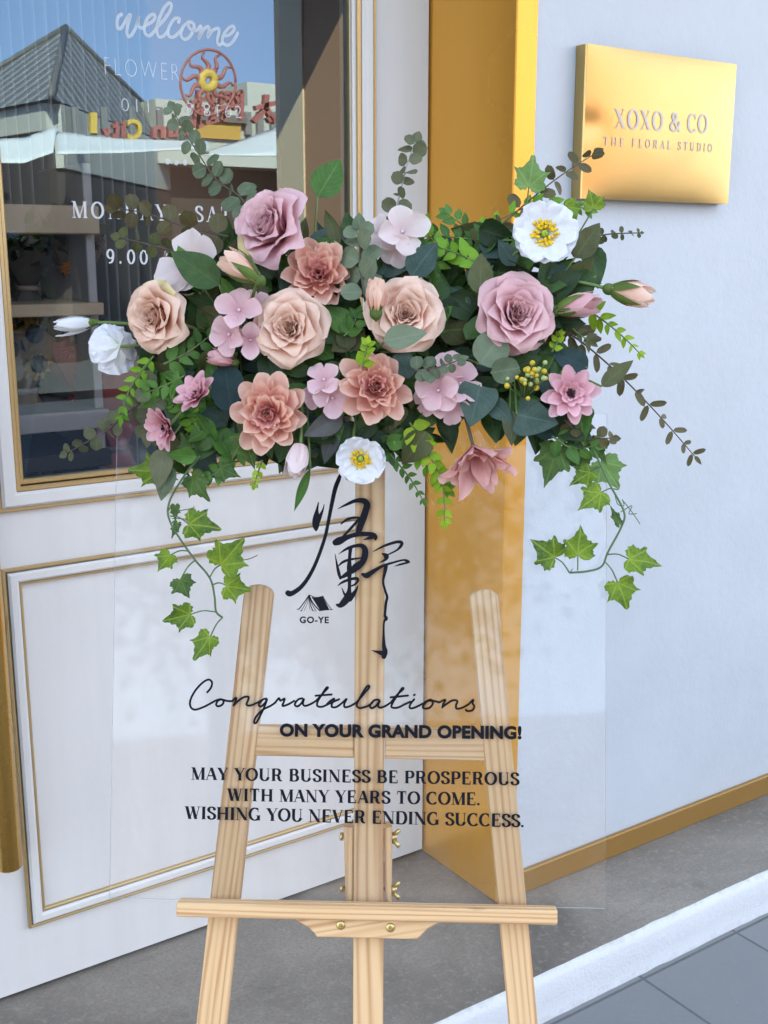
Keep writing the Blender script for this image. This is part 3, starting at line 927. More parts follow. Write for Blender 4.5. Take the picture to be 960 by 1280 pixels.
# bracket under the ledge, with scooped corners and two screws
BO = 0.014
pts = [(368, 1147), (371, 1152), (378, 1155), (386, 1160), (392, 1166), (396, 1171.5), (522, 1174.5), (528, 1168), (535, 1161), (542, 1157), (548, 1154), (549, 1148)]
q = [UV(x, y, BO) for x, y in pts]
q = [(u, min(v, LV - .0172)) for u, v in q]
mb = MB(); prism(mb, q, WB + .0005, BO, fr_s, grain(7.9, 0, R(80)), bev=0.0012)
br = mb.build('bracket', M['wood'], easel, smooth=False)
for x, y in ((426, 1156.5), (488, 1159.5)):
    u, v = UV(x, y, BO)
    mb = MB()
    rr = 5.6 * PX
    rings = [(1.0, 0.0), (1.0, 0.0006), (0.86, 0.0013), (0.55, 0.0019), (0.36, 0.0020)]
    vs = []
    for k_, h_ in rings:
        for j in range(20):
            a = 2 * math.pi * j / 20
            vs.append(L(u + rr * k_ * math.cos(a), v + rr * k_ * math.sin(a), BO + h_))
    fs = []
    for r in range(len(rings) - 1):
        for j in range(20):
            j2 = (j + 1) % 20
            fs.append((r * 20 + j, r * 20 + j2, (r + 1) * 20 + j2, (r + 1) * 20 + j))
    # recessed cross drive
    cx_ = []
    for j in range(20):
        a = 2 * math.pi * j / 20 + 0.4
        k_ = 0.34 if abs(math.cos(2 * a)) > 0.55 else 0.12
        cx_.append(L(u + rr * k_ * math.cos(a), v + rr * k_ * math.sin(a), BO + 0.0006))
    vs += cx_
    b = (len(rings) - 1) * 20
    for j in range(20):
        j2 = (j + 1) % 20
        fs.append((b + j, b + j2, b + 20 + j2, b + 20 + j))
    fs.append(tuple(b + 20 + j for j in range(20)))
    mb.add(vs, fs)
    mb.build('screw', M['screw'], br, smooth=False)

# ================================================================== CLEAR SIGN SHEET
sheet = thing('acrylic_sign', L(0, 0, 0), 'clear acrylic sheet with black congratulation lettering resting on the easel ledge', 'sign')
mb = MB()
TH = 0.0030
SU0, _ = UV(138.5, 1000); SU1, _ = UV(757, 1000); SV1 = UV(150, 514)[1]
uv = [(SU0, 0.0005), (SU1, 0.0005), (SU1, SV1), (SU0, SV1)]
f_ = [L(u, v, 0) for u, v in uv]; b_ = [L(u, v, -TH) for u, v in uv]
mb.add(f_, [(0, 1, 2, 3)], None, 0)
mb.add(b_, [(3, 2, 1, 0)], None, 0)
for k in range(4):
    k2 = (k + 1) % 4
    mb.add([f_[k], f_[k2], b_[k2], b_[k]], [(3, 2, 1, 0)], None, 1)
t_ = NT('polished_edge')
m_edge = t_.done(t_.n('MixShader', {0: 0.6, 1: t_.n('BsdfTransparent', {0: (0.86, 0.9, 0.92)}).outputs[0], 2: t_.bsdf(Base_Color=(0.8, 0.84, 0.87), Roughness=0.12).outputs[0]}))
panel = mb.build('panel', [M['acrylic'], m_edge], sheet, smooth=False)

def fr_a(u, v, st): return L(u, v, 0.0005 + st)
def auv(x, y): return UV(x, y, 0.0005)
# brush calligraphy
C1 = (350, 585, 100 / 960); C2 = (410, 610, 0.125); C3 = (360, 690, 140 / 960)
brush = [
 (C1, [(462, 415, 14), (445, 500, 34), (435, 600, 84), (430, 680, 88), (433, 735, 50), (435, 758, 10)]),
 (C1, [(531, 437, 8), (512, 510, 24), (480, 580, 50), (450, 640, 70)]),
 (C1, [(726, 72, 28), (705, 135, 52), (662, 250, 54), (622, 430, 48), (585, 620, 42), (548, 800, 42), (488, 990, 42), (412, 1180, 44), (330, 1330, 48), (250, 1430, 52), (170, 1490, 58), (120, 1510, 66), (96, 1500, 70)]),
 (C2, [(98, 209, 6), (180, 168, 26), (275, 128, 40), (355, 128, 56), (390, 165, 66), (376, 230, 68), (345, 320, 70), (312, 410, 62), (296, 465, 44)]),
 (C2, [(130, 360, 14), (190, 315, 28), (258, 297, 26), (318, 298, 24)]),
 (C2, [(312, 310, 30), (240, 390, 28), (150, 488, 26)]),
 (C2, [(76, 545, 66), (115, 528, 78), (200, 490, 50), (300, 462, 46), (430, 462, 44), (472, 485, 46), (474, 512, 28)]),
 (C2, [(440, 492, 44), (350, 519, 5)]),
 (C2, [(105, 662, 5), (190, 607, 28), (280, 577, 34), (345, 580, 46), (372, 625, 62), (365, 690, 66), (340, 750, 60), (290, 805, 44), (220, 850, 40)]),
 (C2, [(70, 658, 5), (85, 740, 18), (108, 850, 34), (125, 905, 22)]),
 (C2, [(120, 903, 20), (180, 868, 46), (240, 828, 54), (300, 782, 34)]),
 (C2, [(226, 600, 40), (216, 700, 34), (213, 800, 50), (215, 900, 40), (214, 1000, 36), (205, 1065, 62), (175, 1125, 74), (125, 1172, 54), (90, 1168, 26)]),
 (C2, [(103, 782, 10), (150, 740, 26), (220, 716, 26), (325, 700, 14)]),
 (C2, [(232, 800, 12), (270, 770, 30), (325, 745, 44)]),
 (C2, [(98, 976, 6), (150, 940, 26), (230, 911, 28), (288, 906, 34), (298, 930, 28), (268, 965, 20), (215, 985, 14)]),
 (C2, [(138, 998, 6), (165, 1060, 24), (195, 1095, 34)]),
 (C2, [(302, 975, 8), (270, 1040, 38), (215, 1110, 60)]),
 (C2, [(453, 636, 8), (560, 580, 24), (680, 541, 30), (735, 545, 34), (730, 578, 32), (690, 620, 20), (600, 667, 14)]),
 (C2, [(542, 655, 14), (582, 680, 52), (572, 715, 30), (512, 749, 5)]),
 (C2, [(345, 862, 30), (388, 875, 56), (440, 842, 46), (540, 782, 28), (650, 746, 22), (755, 720, 20), (795, 734, 36), (816, 742, 14)]),
 (C2, [(800, 746, 18), (720, 765, 20), (664, 784, 4)]),
 (C2, [(578, 782, 44), (572, 830, 36), (552, 930, 24), (570, 1020, 24), (592, 1090, 26), (580, 1150, 28), (568, 1280, 26)]),
 (C3, [(831, 545, 24), (842, 572, 30), (824, 600, 18), (820, 700, 20), (822, 800, 34), (832, 850, 46), (822, 895, 44)]),
 (C3, [(716, 841, 3), (775, 858, 28), (825, 870, 56)]),
]
mb = MB()
for i, ((ox, oy, k), pts) in enumerate(brush):
    sm = crom(pts, 6)
    sm = [(*auv(ox + x * k, oy + y * k), w_ * k * PX) for x, y, w_ in sm]
    strokes_to(mb, sm, fr_a, step=i * 0.00005)
mb.build('calligraphy', M['ink'], sheet, smooth=False)
# tent mark and its name
mb = MB()
def c3(pts): return [auv(360 + x * 140 / 960, 690 + y * 140 / 960) for x, y in pts]
mb.add([fr_a(*z, 0) for z in c3([(200, 383), (278, 506), (357, 497), (297, 379), (262, 388), (232, 392)][::1])], [(0, 1, 2, 3, 4, 5)])
for i, (pts, w_) in enumerate([([(182, 368), (140, 430), (92, 492)], 9), ([(180, 372), (150, 440), (114, 503)], 5), ([(180, 374), (165, 440), (140, 500)], 4),
      ([(182, 370), (215, 440), (272, 503)], 10), ([(182, 374), (205, 445), (242, 506)], 6), ([(182, 378), (192, 450), (212, 500)], 9), ([(180, 380), (180, 450), (190, 496)], 4),
      ([(300, 378), (335, 440), (376, 495)], 6), ([(76, 491), (100, 487)], 6), ([(355, 496), (383, 492)], 6), ([(182, 368), (240, 389), (300, 378)], 6), ([(105, 503), (125, 505)], 5), ([(205, 500), (230, 507)], 5)]):
    sm = crom([(*p, w_) for p in pts], 5)
    sm = [(*auv(360 + x * 140 / 960, 690 + y * 140 / 960), ww * 140 / 960 * PX) for x, y, ww in sm]
    strokes_to(mb, sm, fr_a, step=0.00005 * (i + 1))
mb.build('tent_mark', M['ink'], sheet, smooth=False)
mb = MB(); font_text(mb, 'GO-YE', auv(374.5, 779), auv(411, 779.3), 8.6 * PX, fr_a, 0.035, 0, 1.12)
mb.build('name_lettering', M['ink'], sheet, smooth=False)
# handwritten word
mb = MB()
A4 = (225, 840, 190 / 960); A5 = (405, 840, 200 / 960)
hand = [
 (A4, [(172, 128), (195, 100), (202, 66), (180, 48), (140, 70), (95, 120), (65, 180), (68, 222), (95, 238), (140, 225), (185, 203), (222, 182)]),
 (A4, [(222, 182), (255, 172), (275, 182), (268, 205), (242, 217), (228, 205), (240, 182), (262, 174), (300, 183), (330, 184)]),
 (A4, [(330, 184), (353, 162), (350, 185), (338, 212)]), (A4, [(338, 212), (365, 185), (402, 160), (432, 157), (430, 178), (420, 205), (442, 212), (485, 195), (512, 180)]),
 (A4, [(546, 168), (522, 175), (498, 205), (512, 218), (536, 196), (550, 170), (535, 215), (507, 275), (482, 320), (468, 318), (480, 283), (520, 240), (570, 215), (602, 193)]),
 (A4, [(602, 193), (625, 165), (634, 181), (660, 168), (655, 190), (648, 214), (682, 205), (722, 182)]),
 (A4, [(772, 166), (745, 175), (725, 205), (742, 217), (766, 198), (783, 170), (776, 200), (792, 214), (830, 200), (862, 180)]),
 (A4, [(862, 180), (905, 132), (934, 101), (924, 100), (898, 140), (870, 185), (868, 214), (900, 219), (950, 196), (1005, 172)]), (A4, [(856, 150), (900, 146), (958, 142)]),
 (A5, [(18, 192), (40, 172), (62, 160), (50, 185), (47, 209), (76, 209), (115, 180), (136, 161), (122, 190), (126, 211), (160, 203), (197, 180)]),
 (A5, [(197, 180), (240, 130), (271, 92), (264, 82), (244, 105), (210, 165), (196, 200), (216, 216), (262, 204), (290, 184)]),
 (A5, [(328, 166), (302, 170), (276, 200), (286, 217), (312, 203), (336, 170), (324, 200), (337, 214), (370, 203), (402, 182)]),
 (A5, [(402, 182), (440, 136), (476, 102), (468, 98), (440, 140), (412, 185), (406, 211), (440, 214), (482, 195), (518, 178)]), (A5, [(400, 152), (450, 147), (504, 141)]),
 (A5, [(541, 164), (518, 193), (516, 216), (545, 213), (600, 186)]), (A5, [(540, 139), (544, 136)]),
 (A5, [(600, 186), (638, 166), (653, 187), (634, 214), (602, 219), (594, 205), (616, 178), (648, 172), (692, 182)]),
 (A5, [(692, 182), (727, 166), (717, 190), (710, 211)]), (A5, [(710, 211), (737, 190), (772, 170), (800, 174), (792, 200), (797, 220), (832, 213), (868, 193)]),
 (A5, [(868, 193), (896, 166), (891, 186), (902, 206), (890, 229), (862, 234), (851, 226)]),
]
for i, ((ox, oy, k), pts) in enumerate(hand):
    sm = [auv(ox + x * k, oy + y * k) for x, y in crom(pts, 6)]
    strokes_to(mb, sm, fr_a, w=2.7 * PX, step=i * 0.00003)
mb.build('handwritten_lettering', M['ink'], sheet, smooth=False)
mb = MB(); font_text(mb, 'ON YOUR GRAND OPENING!', auv(349.5, 921), auv(652, 924.5), 17.0 * PX, fr_a, 0.052, 0, 1.06)
mb.build('bold_lettering', M['ink'], sheet, smooth=False)
mb = MB()
serif_text(mb, 'MAY YOUR BUSINESS BE PROSPEROUS', auv(239, 974.5), auv(648, 981.5), 15.5 * PX, fr_a, 1.0, 1.13)
serif_text(mb, 'WITH MANY YEARS TO COME.', auv(284, 1001), auv(600, 1006.5), 15.5 * PX, fr_a, 1.0, 1.13)
serif_text(mb, 'WISHING YOU NEVER ENDING SUCCESS.', auv(231, 1023.5), auv(655, 1034), 15.8 * PX, fr_a, 1.0, 1.13)
mb.build('serif_lettering', M['ink'], sheet, smooth=False)
# ================================================================== INSIDE THE SHOP (seen through the door glass)
m_brown = m_simple('brown_panel_paint', (0.46, 0.23, 0.14), 0.6, 0, 0.12, 3)
m_beige = m_simple('beige_board', (0.60, 0.46, 0.33), 0.6)
m_grey = m_simple('grey_board', (0.42, 0.43, 0.46), 0.5)
m_dark = m_simple('dark_interior', (0.055, 0.045, 0.042), 0.8)
room = thing('shop_interior', (1.0, 2.4, 0), 'dim shop interior with a brown back wall behind the door glass', 'room')
mb = MB(); box(mb, -1.6, 2.4, 2.06, 4.6, -0.02, -0.001); mb.build('interior_floor', m_simple('interior_tiles', (0.25, 0.22, 0.2), 0.3), room, smooth=False)
mb = MB(); box(mb, -1.6, 2.4, 4.6, 4.65, 0, 3.0); mb.build('interior_back', m_brown, room, smooth=False)
mb = MB(); box(mb, -1.65, -1.6, 2.06, 4.6, 0, 3.0); mb.build('interior_side', m_dark, room, smooth=False)
mb = MB(); box(mb, 2.4, 2.45, 2.06, 4.6, 0, 3.0); mb.build('interior_side', m_brown, room, smooth=False)
mb = MB(); box(mb, -1.6, 2.4, 2.06, 4.6, 3.0, 3.05); mb.build('interior_ceiling', m_beige, room, smooth=False)
cx0 = on_y(-40, 200, 2.64).x; cx1 = on_y(186, 200, 2.64).x
mb = MB()
vs, fs = [], []
N = 160
for i in range(N + 1):
    x = cx0 + (cx1 - cx0) * i / N
    y = 2.64 + 0.035 * math.sin(i * 0.62 + 1.3 * mnoise.noise(Vector((i * .06, 0, 0)))) + 0.02 * mnoise.noise(Vector((i * .3, 1, 0)))
    vs += [(x, y, 0.05), (x, y - .01, 1.2), (x, y, 2.9)]
for i in range(N):
    for j in (0, 1):
        fs.append((i * 3 + j, i * 3 + 3 + j, i * 3 + 4 + j, i * 3 + 1 + j))
mb.add(vs, fs)
t_ = NT('sheer_curtain')
cf = t_.n('MixShader', {0: 0.5, 1: t_.bsdf(Base_Color=(0.46, 0.45, 0.46), Roughness=0.9).outputs[0], 2: t_.n('BsdfTranslucent', {0: (0.46, 0.45, 0.46)}).outputs[0]})
mcur = t_.done(cf)
tag(mb.build('sheer_curtain', mcur, loc=((cx0 + cx1) / 2, 2.64, 0.05)), 'pale grey gathered curtain hanging inside behind the flower shelves', 'curtain')
mb = MB(); bevbox(mb, cx1 - .02, on_y(352, 200, 2.75).x, 2.75, 2.79, 0.0, 2.9, .003); mb.build('partition', m_brown, room, smooth=False)
# shelf unit close behind the glass
SHY0, SHY1 = 2.16, 2.48
def zs(py): return on_y(60, py, SHY0).z
xs0, xs1 = on_y(-30, 400, SHY0).x, on_y(131, 400, SHY0).x
shelf = thing('display_shelf', ((xs0 + xs1) / 2, 2.32, 0), 'open display shelf of beige boards stocked with bouquets inside the door', 'shelf')
for (a, b, mm, nm) in ((292, 256, m_beige, 'shelf_board'), (396, 380, m_beige, 'shelf_board'), (541, 517, m_grey, 'shelf_board'), (590, 570, m_dark, 'shelf_board')):
    mb = MB(); bevbox(mb, xs0, xs1, SHY0, SHY1, zs(a), zs(b), 0.002); mb.build(nm, mm, shelf, smooth=False)
for xx in (xs0, xs1 - 0.018):
    mb = MB(); bevbox(mb, xx, xx + 0.018, SHY0 + .03, SHY1 - .03, 0.0, zs(200), 0.002); mb.build('side_post', m_grey, shelf, smooth=False)
def bouquet(px, py_base, hgt, wid, colpaper, flowers, label, loose=9, seed=1):
    """paper cone gathered low down, flaring open, with blooms in its mouth"""
    r = random.Random(seed)
    b = on_y(px, py_base, 2.32)
    o = thing('wrapped_bouquet', b, label, 'bouquet', 'wrapped bouquets on the display shelf')
    mb = MB()
    vs, fs = [], []
    n = 28
    prof = [(0.55, 0.0), (0.30, 0.22), (0.25, 0.30), (0.55, 0.5), (0.85, 0.75), (1.0, 0.95)]
    for j, (rr, hh) in enumerate(prof):
        for k in range(n):
            a = 2 * math.pi * k / n
            jag = (0.10 * ((k % 4) - 1.5) / 1.5 if j == 5 else 0) + 0.05 * math.sin(k * 2.4 + j)
            vs.append((b.x + wid * rr * (1 + .12 * math.sin(7 * a)) * math.cos(a), b.y + wid * 0.62 * rr * math.sin(a), b.z + hgt * (hh + jag * (.5 if j == 5 else .05))))
    for j in range(5):
        for k in range(n):
            k2 = (k + 1) % n
            fs.append((j * n + k, j * n + k2, (j + 1) * n + k2, (j + 1) * n + k))
    mb.add(vs, fs)
    mb.build('paper_wrap', m_simple('wrap_paper', colpaper, 0.6, 0, .2, 30), o, smooth=False)
    mb = MB()
    tube(mb, [(b.x + wid * .29 * math.cos(t), b.y + wid * .2 * math.sin(t), b.z + hgt * .27) for t in [i * .5 for i in range(14)]], .006, 6)
    mb.build('ribbon', m_simple('ribbon_satin', (0.30, 0.22, 0.2), 0.4), o)
    for (col, rad, pos) in flowers:
        mb = MB()
        c = Vector((b.x + wid * pos[0], b.y - wid * 0.35, b.z + hgt * pos[1]))
        nn = 12
        vs, fs = [], []
        for ring_ in range(5):
            for k in range(nn * 2):
                a = math.pi * k / nn
                rr = rad * (ring_ / 4) * (1.0 + (0.16 * (-1) ** k if ring_ == 4 else 0))
                vs.append(c + Vector((rr * math.cos(a), -0.02 + 0.03 * (ring_ / 4) ** 2 + (.006 * (k % 2)), rr * math.sin(a))))
        for ring_ in range(4):
            for k in range(nn * 2):
                k2 = (k + 1) % (nn * 2)
                fs.append((ring_ * nn * 2 + k, ring_ * nn * 2 + k2, (ring_ + 1) * nn * 2 + k2, (ring_ + 1) * nn * 2 + k))
        mb.add(vs, fs)
        fl = mb.build('bouquet_flower', m_simple('bouquet_petals', col, .7), o, smooth=False)
        if rad > .025 and col[2] < .05:
            mb = MB(); 
            vs = [c + Vector((0, -.032, 0))] + [c + Vector((rad * .55 * math.cos(R(20 * k)), -.024, rad * .55 * math.sin(R(20 * k)))) for k in range(18)]
            mb.add(vs, [(0, 1 + k, 1 + (k + 1) % 18) for k in range(18)])
            mb.build('flower_heart', m_simple('seed_heart', (0.02, .012, .008), .9), fl, smooth=False)
    mb = MB()
    for i in range(46):
        a, q = r.uniform(0, 6.28), r.random() ** .5
        p = Vector((b.x + wid * q * math.cos(a) * .95, b.y + wid * .5 * q * math.sin(a), b.z + hgt * r.uniform(.7, 1.12)))
        d = Vector((r.uniform(-1, 1), r.uniform(-1, .3), r.uniform(-.3, 1))).normalized() * r.uniform(.03, .05)
        s_ = d.cross(Vector((r.uniform(-1, 1), 1, r.uniform(-1, 1)))).normalized() * .012
        mb.add([p, p + d * .5 + s_, p + d, p + d * .5 - s_], [(0, 1, 2, 3)])
    mb.build('foliage', m_simple('bouquet_leaf', (0.03, .035, .018), .7), o, smooth=False)
dk = (0.06, 0.05, 0.05)
bouquet(36, 380, 0.115, 0.060, dk, [((.05, .04, .035), .02, (0, .95)), ((.06, .03, .03), .02, (.5, .9))], 'bouquet in near black paper on the upper shelf board', seed=1)
bouquet(98, 380, 0.135, 0.062, (0.16, 0.10, 0.08), [((.8, .25, .04), .018, (-.3, .55)), ((.12, .05, .04), .024, (.5, .9)), ((.1, .03, .03), .022, (0, 1.0))], 'brown wrapped bouquet with one orange bloom beside the near black one', seed=2)
bouquet(32, 516, 0.17, 0.085, (0.22, 0.15, 0.10), [((.75, .42, .03), .034, (-.45, .78)), ((.75, .42, .03), .034, (.15, .95)), ((.75, .42, .03), .034, (.2, .60))], 'sunflower bouquet in brown paper on the grey shelf board', seed=3)
bouquet(104, 516, 0.16, 0.085, (0.45, 0.14, 0.14), [((.7, .2, .22), .03, (-.4, .85)), ((.75, .24, .26), .028, (.3, .9)), ((.6, .14, .17), .03, (0, .6)), ((.7, .2, .2), .026, (.7, .6))], 'dusky pink bouquet standing beside the sunflower bouquet', seed=4)
bouquet(150, 600, 0.26, 0.09, (0.40, 0.10, 0.11), [((.6, .14, .15), .035, (-.3, .9)), ((.6, .16, .17), .03, (.4, .8))], 'wine red bouquet standing low behind the flower arrangement', seed=5)

# ================================================================== ACROSS THE STREET (seen mirrored in the door glass)
def mir(px, py, Y):
    """photo pixel seen in the glass (a mirror at Y = GY) -> the real point at depth Y on the street side"""
    d = ray(px, py)
    t = (2 * GY - Y) / d.y
    return Vector((d.x * t, Y, CAM_H + d.z * t))
t_ = NT('corrugated_roof')
co = t_.n('NewGeometry').outputs['Position']
lc_ = t_.lc()
lx = t_.sep(lc_)[0]
wv = t_.math('MULTIPLY_ADD', t_.math('SINE', t_.math('MULTIPLY', lx, 17.0)), 0.5, 0.5)
n1 = t_.noise(co, 1.5, 5)
cc = t_.mix(t_.math('POWER', wv, 3.0), (0.10, 0.10, 0.105), (0.30, 0.29, 0.28))
cc = t_.mix(t_.math('MULTIPLY', n1, .5), cc, (0.16, 0.15, 0.14))
m_roof = t_.done(t_.bsdf(Base_Color=cc, Roughness=0.6, Normal=t_.bump(wv, 0.6, 0.05)))
m_cream = m_simple('cream_render', (0.52, 0.48, 0.42), .8, 0, .12, 1)
m_orange = m_simple('orange_fascia', (0.62, 0.30, 0.06), .6, 0, .1, 2)
m_white = m_simple('white_canvas', (0.66, 0.65, 0.65), .8, 0, .12, 2)
m_red = m_simple('brick_red_letter', (0.40, 0.10, 0.085), .5)
m_yel = m_simple('yellow_letter', (0.65, 0.38, 0.07), .5)
m_stall = m_simple('stall_shade', (0.05, 0.034, 0.026), .8, 0, .3, 1.0)  # near-black colour stands in for the shade inside the open stalls
ops = thing('food_court', (8.0, -16.0, -0.16), 'low food court with a grey pyramid tin roof reflected in the door glass', 'building')
# pyramid roof: near corner, apex, two side corners
apex = mir(82, 36, -16.0)
cn = mir(64, 123, -12.2)
cr = mir(236, 146, -18.5)
cl = mir(-120, 140, -17.0)
bk = cl + cr - cn
for c_ in (cr, cl, bk): c_.z = cn.z
def roofface(a, b, top):
    mb = MB()
    n = 20
    e = (b - a); Lh = e.length
    vs, ls, fs = [], [], []
    for j in range(2):
        for i in range(n + 1):
            p = a + e * i / n
            if j == 1:
                pass
            vs.append(p); ls.append((i / n * Lh, 0, 0))
    apex_t = (top - a).dot(e.normalized())
    mb.add([a, b, top], [(0, 1, 2)], [(0, 0, 0), (Lh, 0, 0), (apex_t, 1, 0)])
    return mb
for a, b in ((cl, cn), (cn, cr), (cr, bk), (bk, cl)):
    roofface(a, b, apex).build('roof_slope', m_roof, ops, smooth=False)
mb = MB()
for c_ in (cl, cn, cr, bk):
    tube(mb, [c_ + Vector((0, 0, .03)), apex + Vector((0, 0, .03))], 0.05, 6)
mb.build('roof_ridge', m_simple('ridge_cap', (0.1, .095, .09), .6), ops)
# walls below
mb = MB()
def wallq(a, b, z0, z1, th=0.12):
    d = (b - a); d.z = 0; nn = Vector((-d.y, d.x, 0)).normalized() * th
    p = [Vector((a.x, a.y, z0)), Vector((b.x, b.y, z0)), Vector((b.x, b.y, z1)), Vector((a.x, a.y, z1))]
    mb.add(p + [q + nn for q in p], [(0, 1, 2, 3), (7, 6, 5, 4), (0, 4, 5, 1), (1, 5, 6, 2), (2, 6, 7, 3), (3, 7, 4, 0)])
cin = 0.93
ctr = (cl + cr) / 2
def inset(c_): return ctr + (c_ - ctr) * cin
wl, wn_, wr_ = inset(cl), inset(cn), inset(cr)
wallq(wl, wn_, cn.z - 0.38, cn.z - 0.02); wallq(wn_, wr_, 2.6, cn.z - 0.02)
mb.build('upper_wall', m_cream, ops, smooth=False)
mb = MB(); wallq(wl, wn_, cn.z - 0.62, cn.z - 0.40, -.15); mb.build('fascia', m_orange, ops, smooth=False)
mb = MB(); wallq(wl, wn_, -0.16, cn.z - 0.64); wallq(wn_, wr_, -0.16, 2.55)
mb.build('stall_front', m_stall, ops, smooth=False)
# low wing further along with its cream parapet and orange band
ops2 = thing('low_wing', (12, -17.5, -.16), 'cream low wing with an orange band behind the red sun sign', 'building')
a0, a1 = mir(196, 165, -16.5), mir(470, 165, -16.5)
mb = MB(); box(mb, a0.x, a1.x + 6, -20, -16.5, 3.05, mir(330, 134, -16.5).z); mb.build('parapet_wall', m_cream, ops2, smooth=False)
mb = MB(); b0, b1 = mir(246, 172, -16.45), mir(300, 155, -16.45); box(mb, b0.x, b1.x, -16.62, -16.42, b0.z, b1.z); mb.build('orange_band', m_orange, ops2, smooth=False)
mb = MB(); box(mb, b0.x - .1, b1.x + .1, -16.7, -16.35, b1.z + .005, b1.z + .14); mb.build('band_cap', m_simple('band_cap', (.16, .13, .11), .7), ops2, smooth=False)
mb = MB(); box(mb, -30, a1.x + 6, -20, -17.2, -0.16, 3.04); mb.build('stall_back', m_stall, ops2, smooth=False)
for px in (311, 326, 343):
    mb = MB(); q0, q1 = mir(px - 3.5, 168, -16.4), mir(px + 3.5, 140, -16.4); box(mb, q0.x, q1.x, -16.49, -16.40, q0.z, q1.z)
    mb.build('parapet_post', m_simple('grey_post', (.22, .2, .19), .7), ops2, smooth=False)
# cream end block beyond, above the parapet
ops3 = thing('cream_block', (17, -26, -.16), 'pale cream block rising behind the low wing in the reflection', 'building')
mb = MB(); e0, e1 = mir(310, 150, -26), mir(480, 118, -26); box(mb, e0.x, e1.x + 5, -34, -26, -.16, e1.z); mb.build('block_wall', m_cream, ops3, smooth=False)
mb = MB(); box(mb, e0.x + 1.5, e0.x + 1.8, -25.95, -25.9, e1.z - 1.2, e1.z - .2); box(mb, e0.x + 1.5, e0.x + 3.8, -25.98, -25.93, e1.z - .45, e1.z - .3); mb.build('window', m_simple('block_window', (.05, .06, .07), .2), ops3, smooth=False)
# red sun emblem and the mirrored lettering: letters face the shop, so the glass shows them reversed
SY_ = -11.6
sunsign = thing('sun_sign', mir(260, 150, SY_), 'brick red rooftop sign with a sun in a ring and raised letters', 'sign')
def ms(px, py): return mir(px, py, SY_)
mb = MB()
tube(mb, [ms(260 + 34.5 * math.cos(t), 103 + 41 * math.sin(t)) for t in [i * 2 * math.pi / 48 for i in range(49)]], 0.019, 8)
mb.build('sun_ring', m_red, sunsign)
mb = MB()
tube(mb, [ms(260 + 8.0 * math.cos(t), 101 + 9.5 * math.sin(t)) for t in [i * 2 * math.pi / 32 for i in range(33)]], 0.065, 8)
mb.build('sun_disc', m_yel, sunsign)
mb = MB()
for k in range(10):
    a = 2 * math.pi * k / 10 + 0.2
    pts = []
    for i in range(9):
        s_ = i / 8
        rr = 10 + 22 * s_
        aa = a + 0.16 * math.sin(s_ * 6.0)
        pts.append(ms(260 + rr * math.cos(aa), 102 + rr * 1.16 * math.sin(aa)))
    tube(mb, pts, [0.036 * (1 - .75 * i / 8) + .007 for i in range(9)], 6)
mb.build('sun_ray', m_red, sunsign, smooth=True)
def slab(mb, poly_px, d=0.10):
    f_ = [ms(*p) for p in poly_px]
    b_ = [q + Vector((0, -d, 0)) for q in f_]
    n = len(f_)
    mb.add(f_ + b_, [tuple(range(n)), tuple(range(2 * n - 1, n - 1, -1))] + [(k, (k + 1) % n, n + (k + 1) % n, n + k) for k in range(n)])
def bars(mb, lines, wpx):
    for (x0, y0, x1, y1) in lines:
        d = Vector((x1 - x0, y1 - y0)).normalized(); nx, ny = -d.y * wpx / 2, d.x * wpx / 2
        slab(mb, [(x0 + nx, y0 + ny), (x1 + nx, y1 + ny), (x1 - nx, y1 - ny), (x0 - nx, y0 - ny)])
# three brush characters, reversed as the glass shows them
mb = MB(); bars(mb, [(320, 135, 348, 128), (334, 118, 333, 138), (333, 136, 318, 152), (334, 136, 346, 153), (336, 146, 340, 152)], 6.0); mb.build('sign_character', m_red, sunsign, smooth=False)
mb = MB(); bars(mb, [(303, 112, 303, 150), (303, 114, 294, 118), (294, 118, 300, 128), (300, 130, 293, 136), (278, 116, 290, 116), (278, 116, 278, 130), (290, 116, 290, 130), (278, 123, 290, 123), (276, 134, 293, 132), (286, 134, 278, 150), (280, 138, 282, 152)], 4.6); mb.build('sign_character', m_red, sunsign, smooth=False)
mb = MB(); bars(mb, [(268, 118, 266, 152), (272, 130, 260, 132), (274, 150, 258, 154), (250, 112, 248, 156), (262, 122, 240, 128), (256, 134, 242, 158), (244, 138, 252, 160), (240, 150, 236, 162)], 5.0); mb.build('sign_character', m_red, sunsign, smooth=False)
# Sun City, bent along a rail
def reversed_text(text, px0, py0, px1, py1, cap, mat):
    mb = MB()
    def fr(a, b, st):
        q = ms(a, b)
        return q + Vector((0, -st * 0.10 / PX if False else 0, 0))
    front = MB(); font_text(front, text, (-px0, -py0), (-px1, -py1), cap, lambda a, b, st: ms(-a, -b) + Vector((0, (0.05 if st > 0 else -0.05), 0)), 0.03, 0.1)
    for i_, q in enumerate(front.v): pass
    mb.add(front.v, front.f)
    return mb.build('sign_letter', mat, sunsign, smooth=False)
for ch, xa, xb, y0, cap, mm in (('S', 236, 224, 170, 19, m_red), ('u', 222, 209, 172, 15, m_red), ('n', 205, 189, 173, 15, m_red), ('C', 176, 158, 175, 26, m_yel), ('i', 156, 151, 173, 22, m_red), ('t', 149, 139, 173, 22, m_red), ('y', 138, 126, 172, 17, m_red), ('I', 120, 112, 167, 26, m_yel)):
    reversed_text(ch, xa, y0, xb, y0, cap, mm)
mb = MB(); tube(mb, [ms(108, 168), ms(150, 175), ms(200, 176), ms(240, 171)], .03, 6)
mb.build('sign_rail', m_simple('rail_steel', (.2, .19, .18), .6), sunsign)
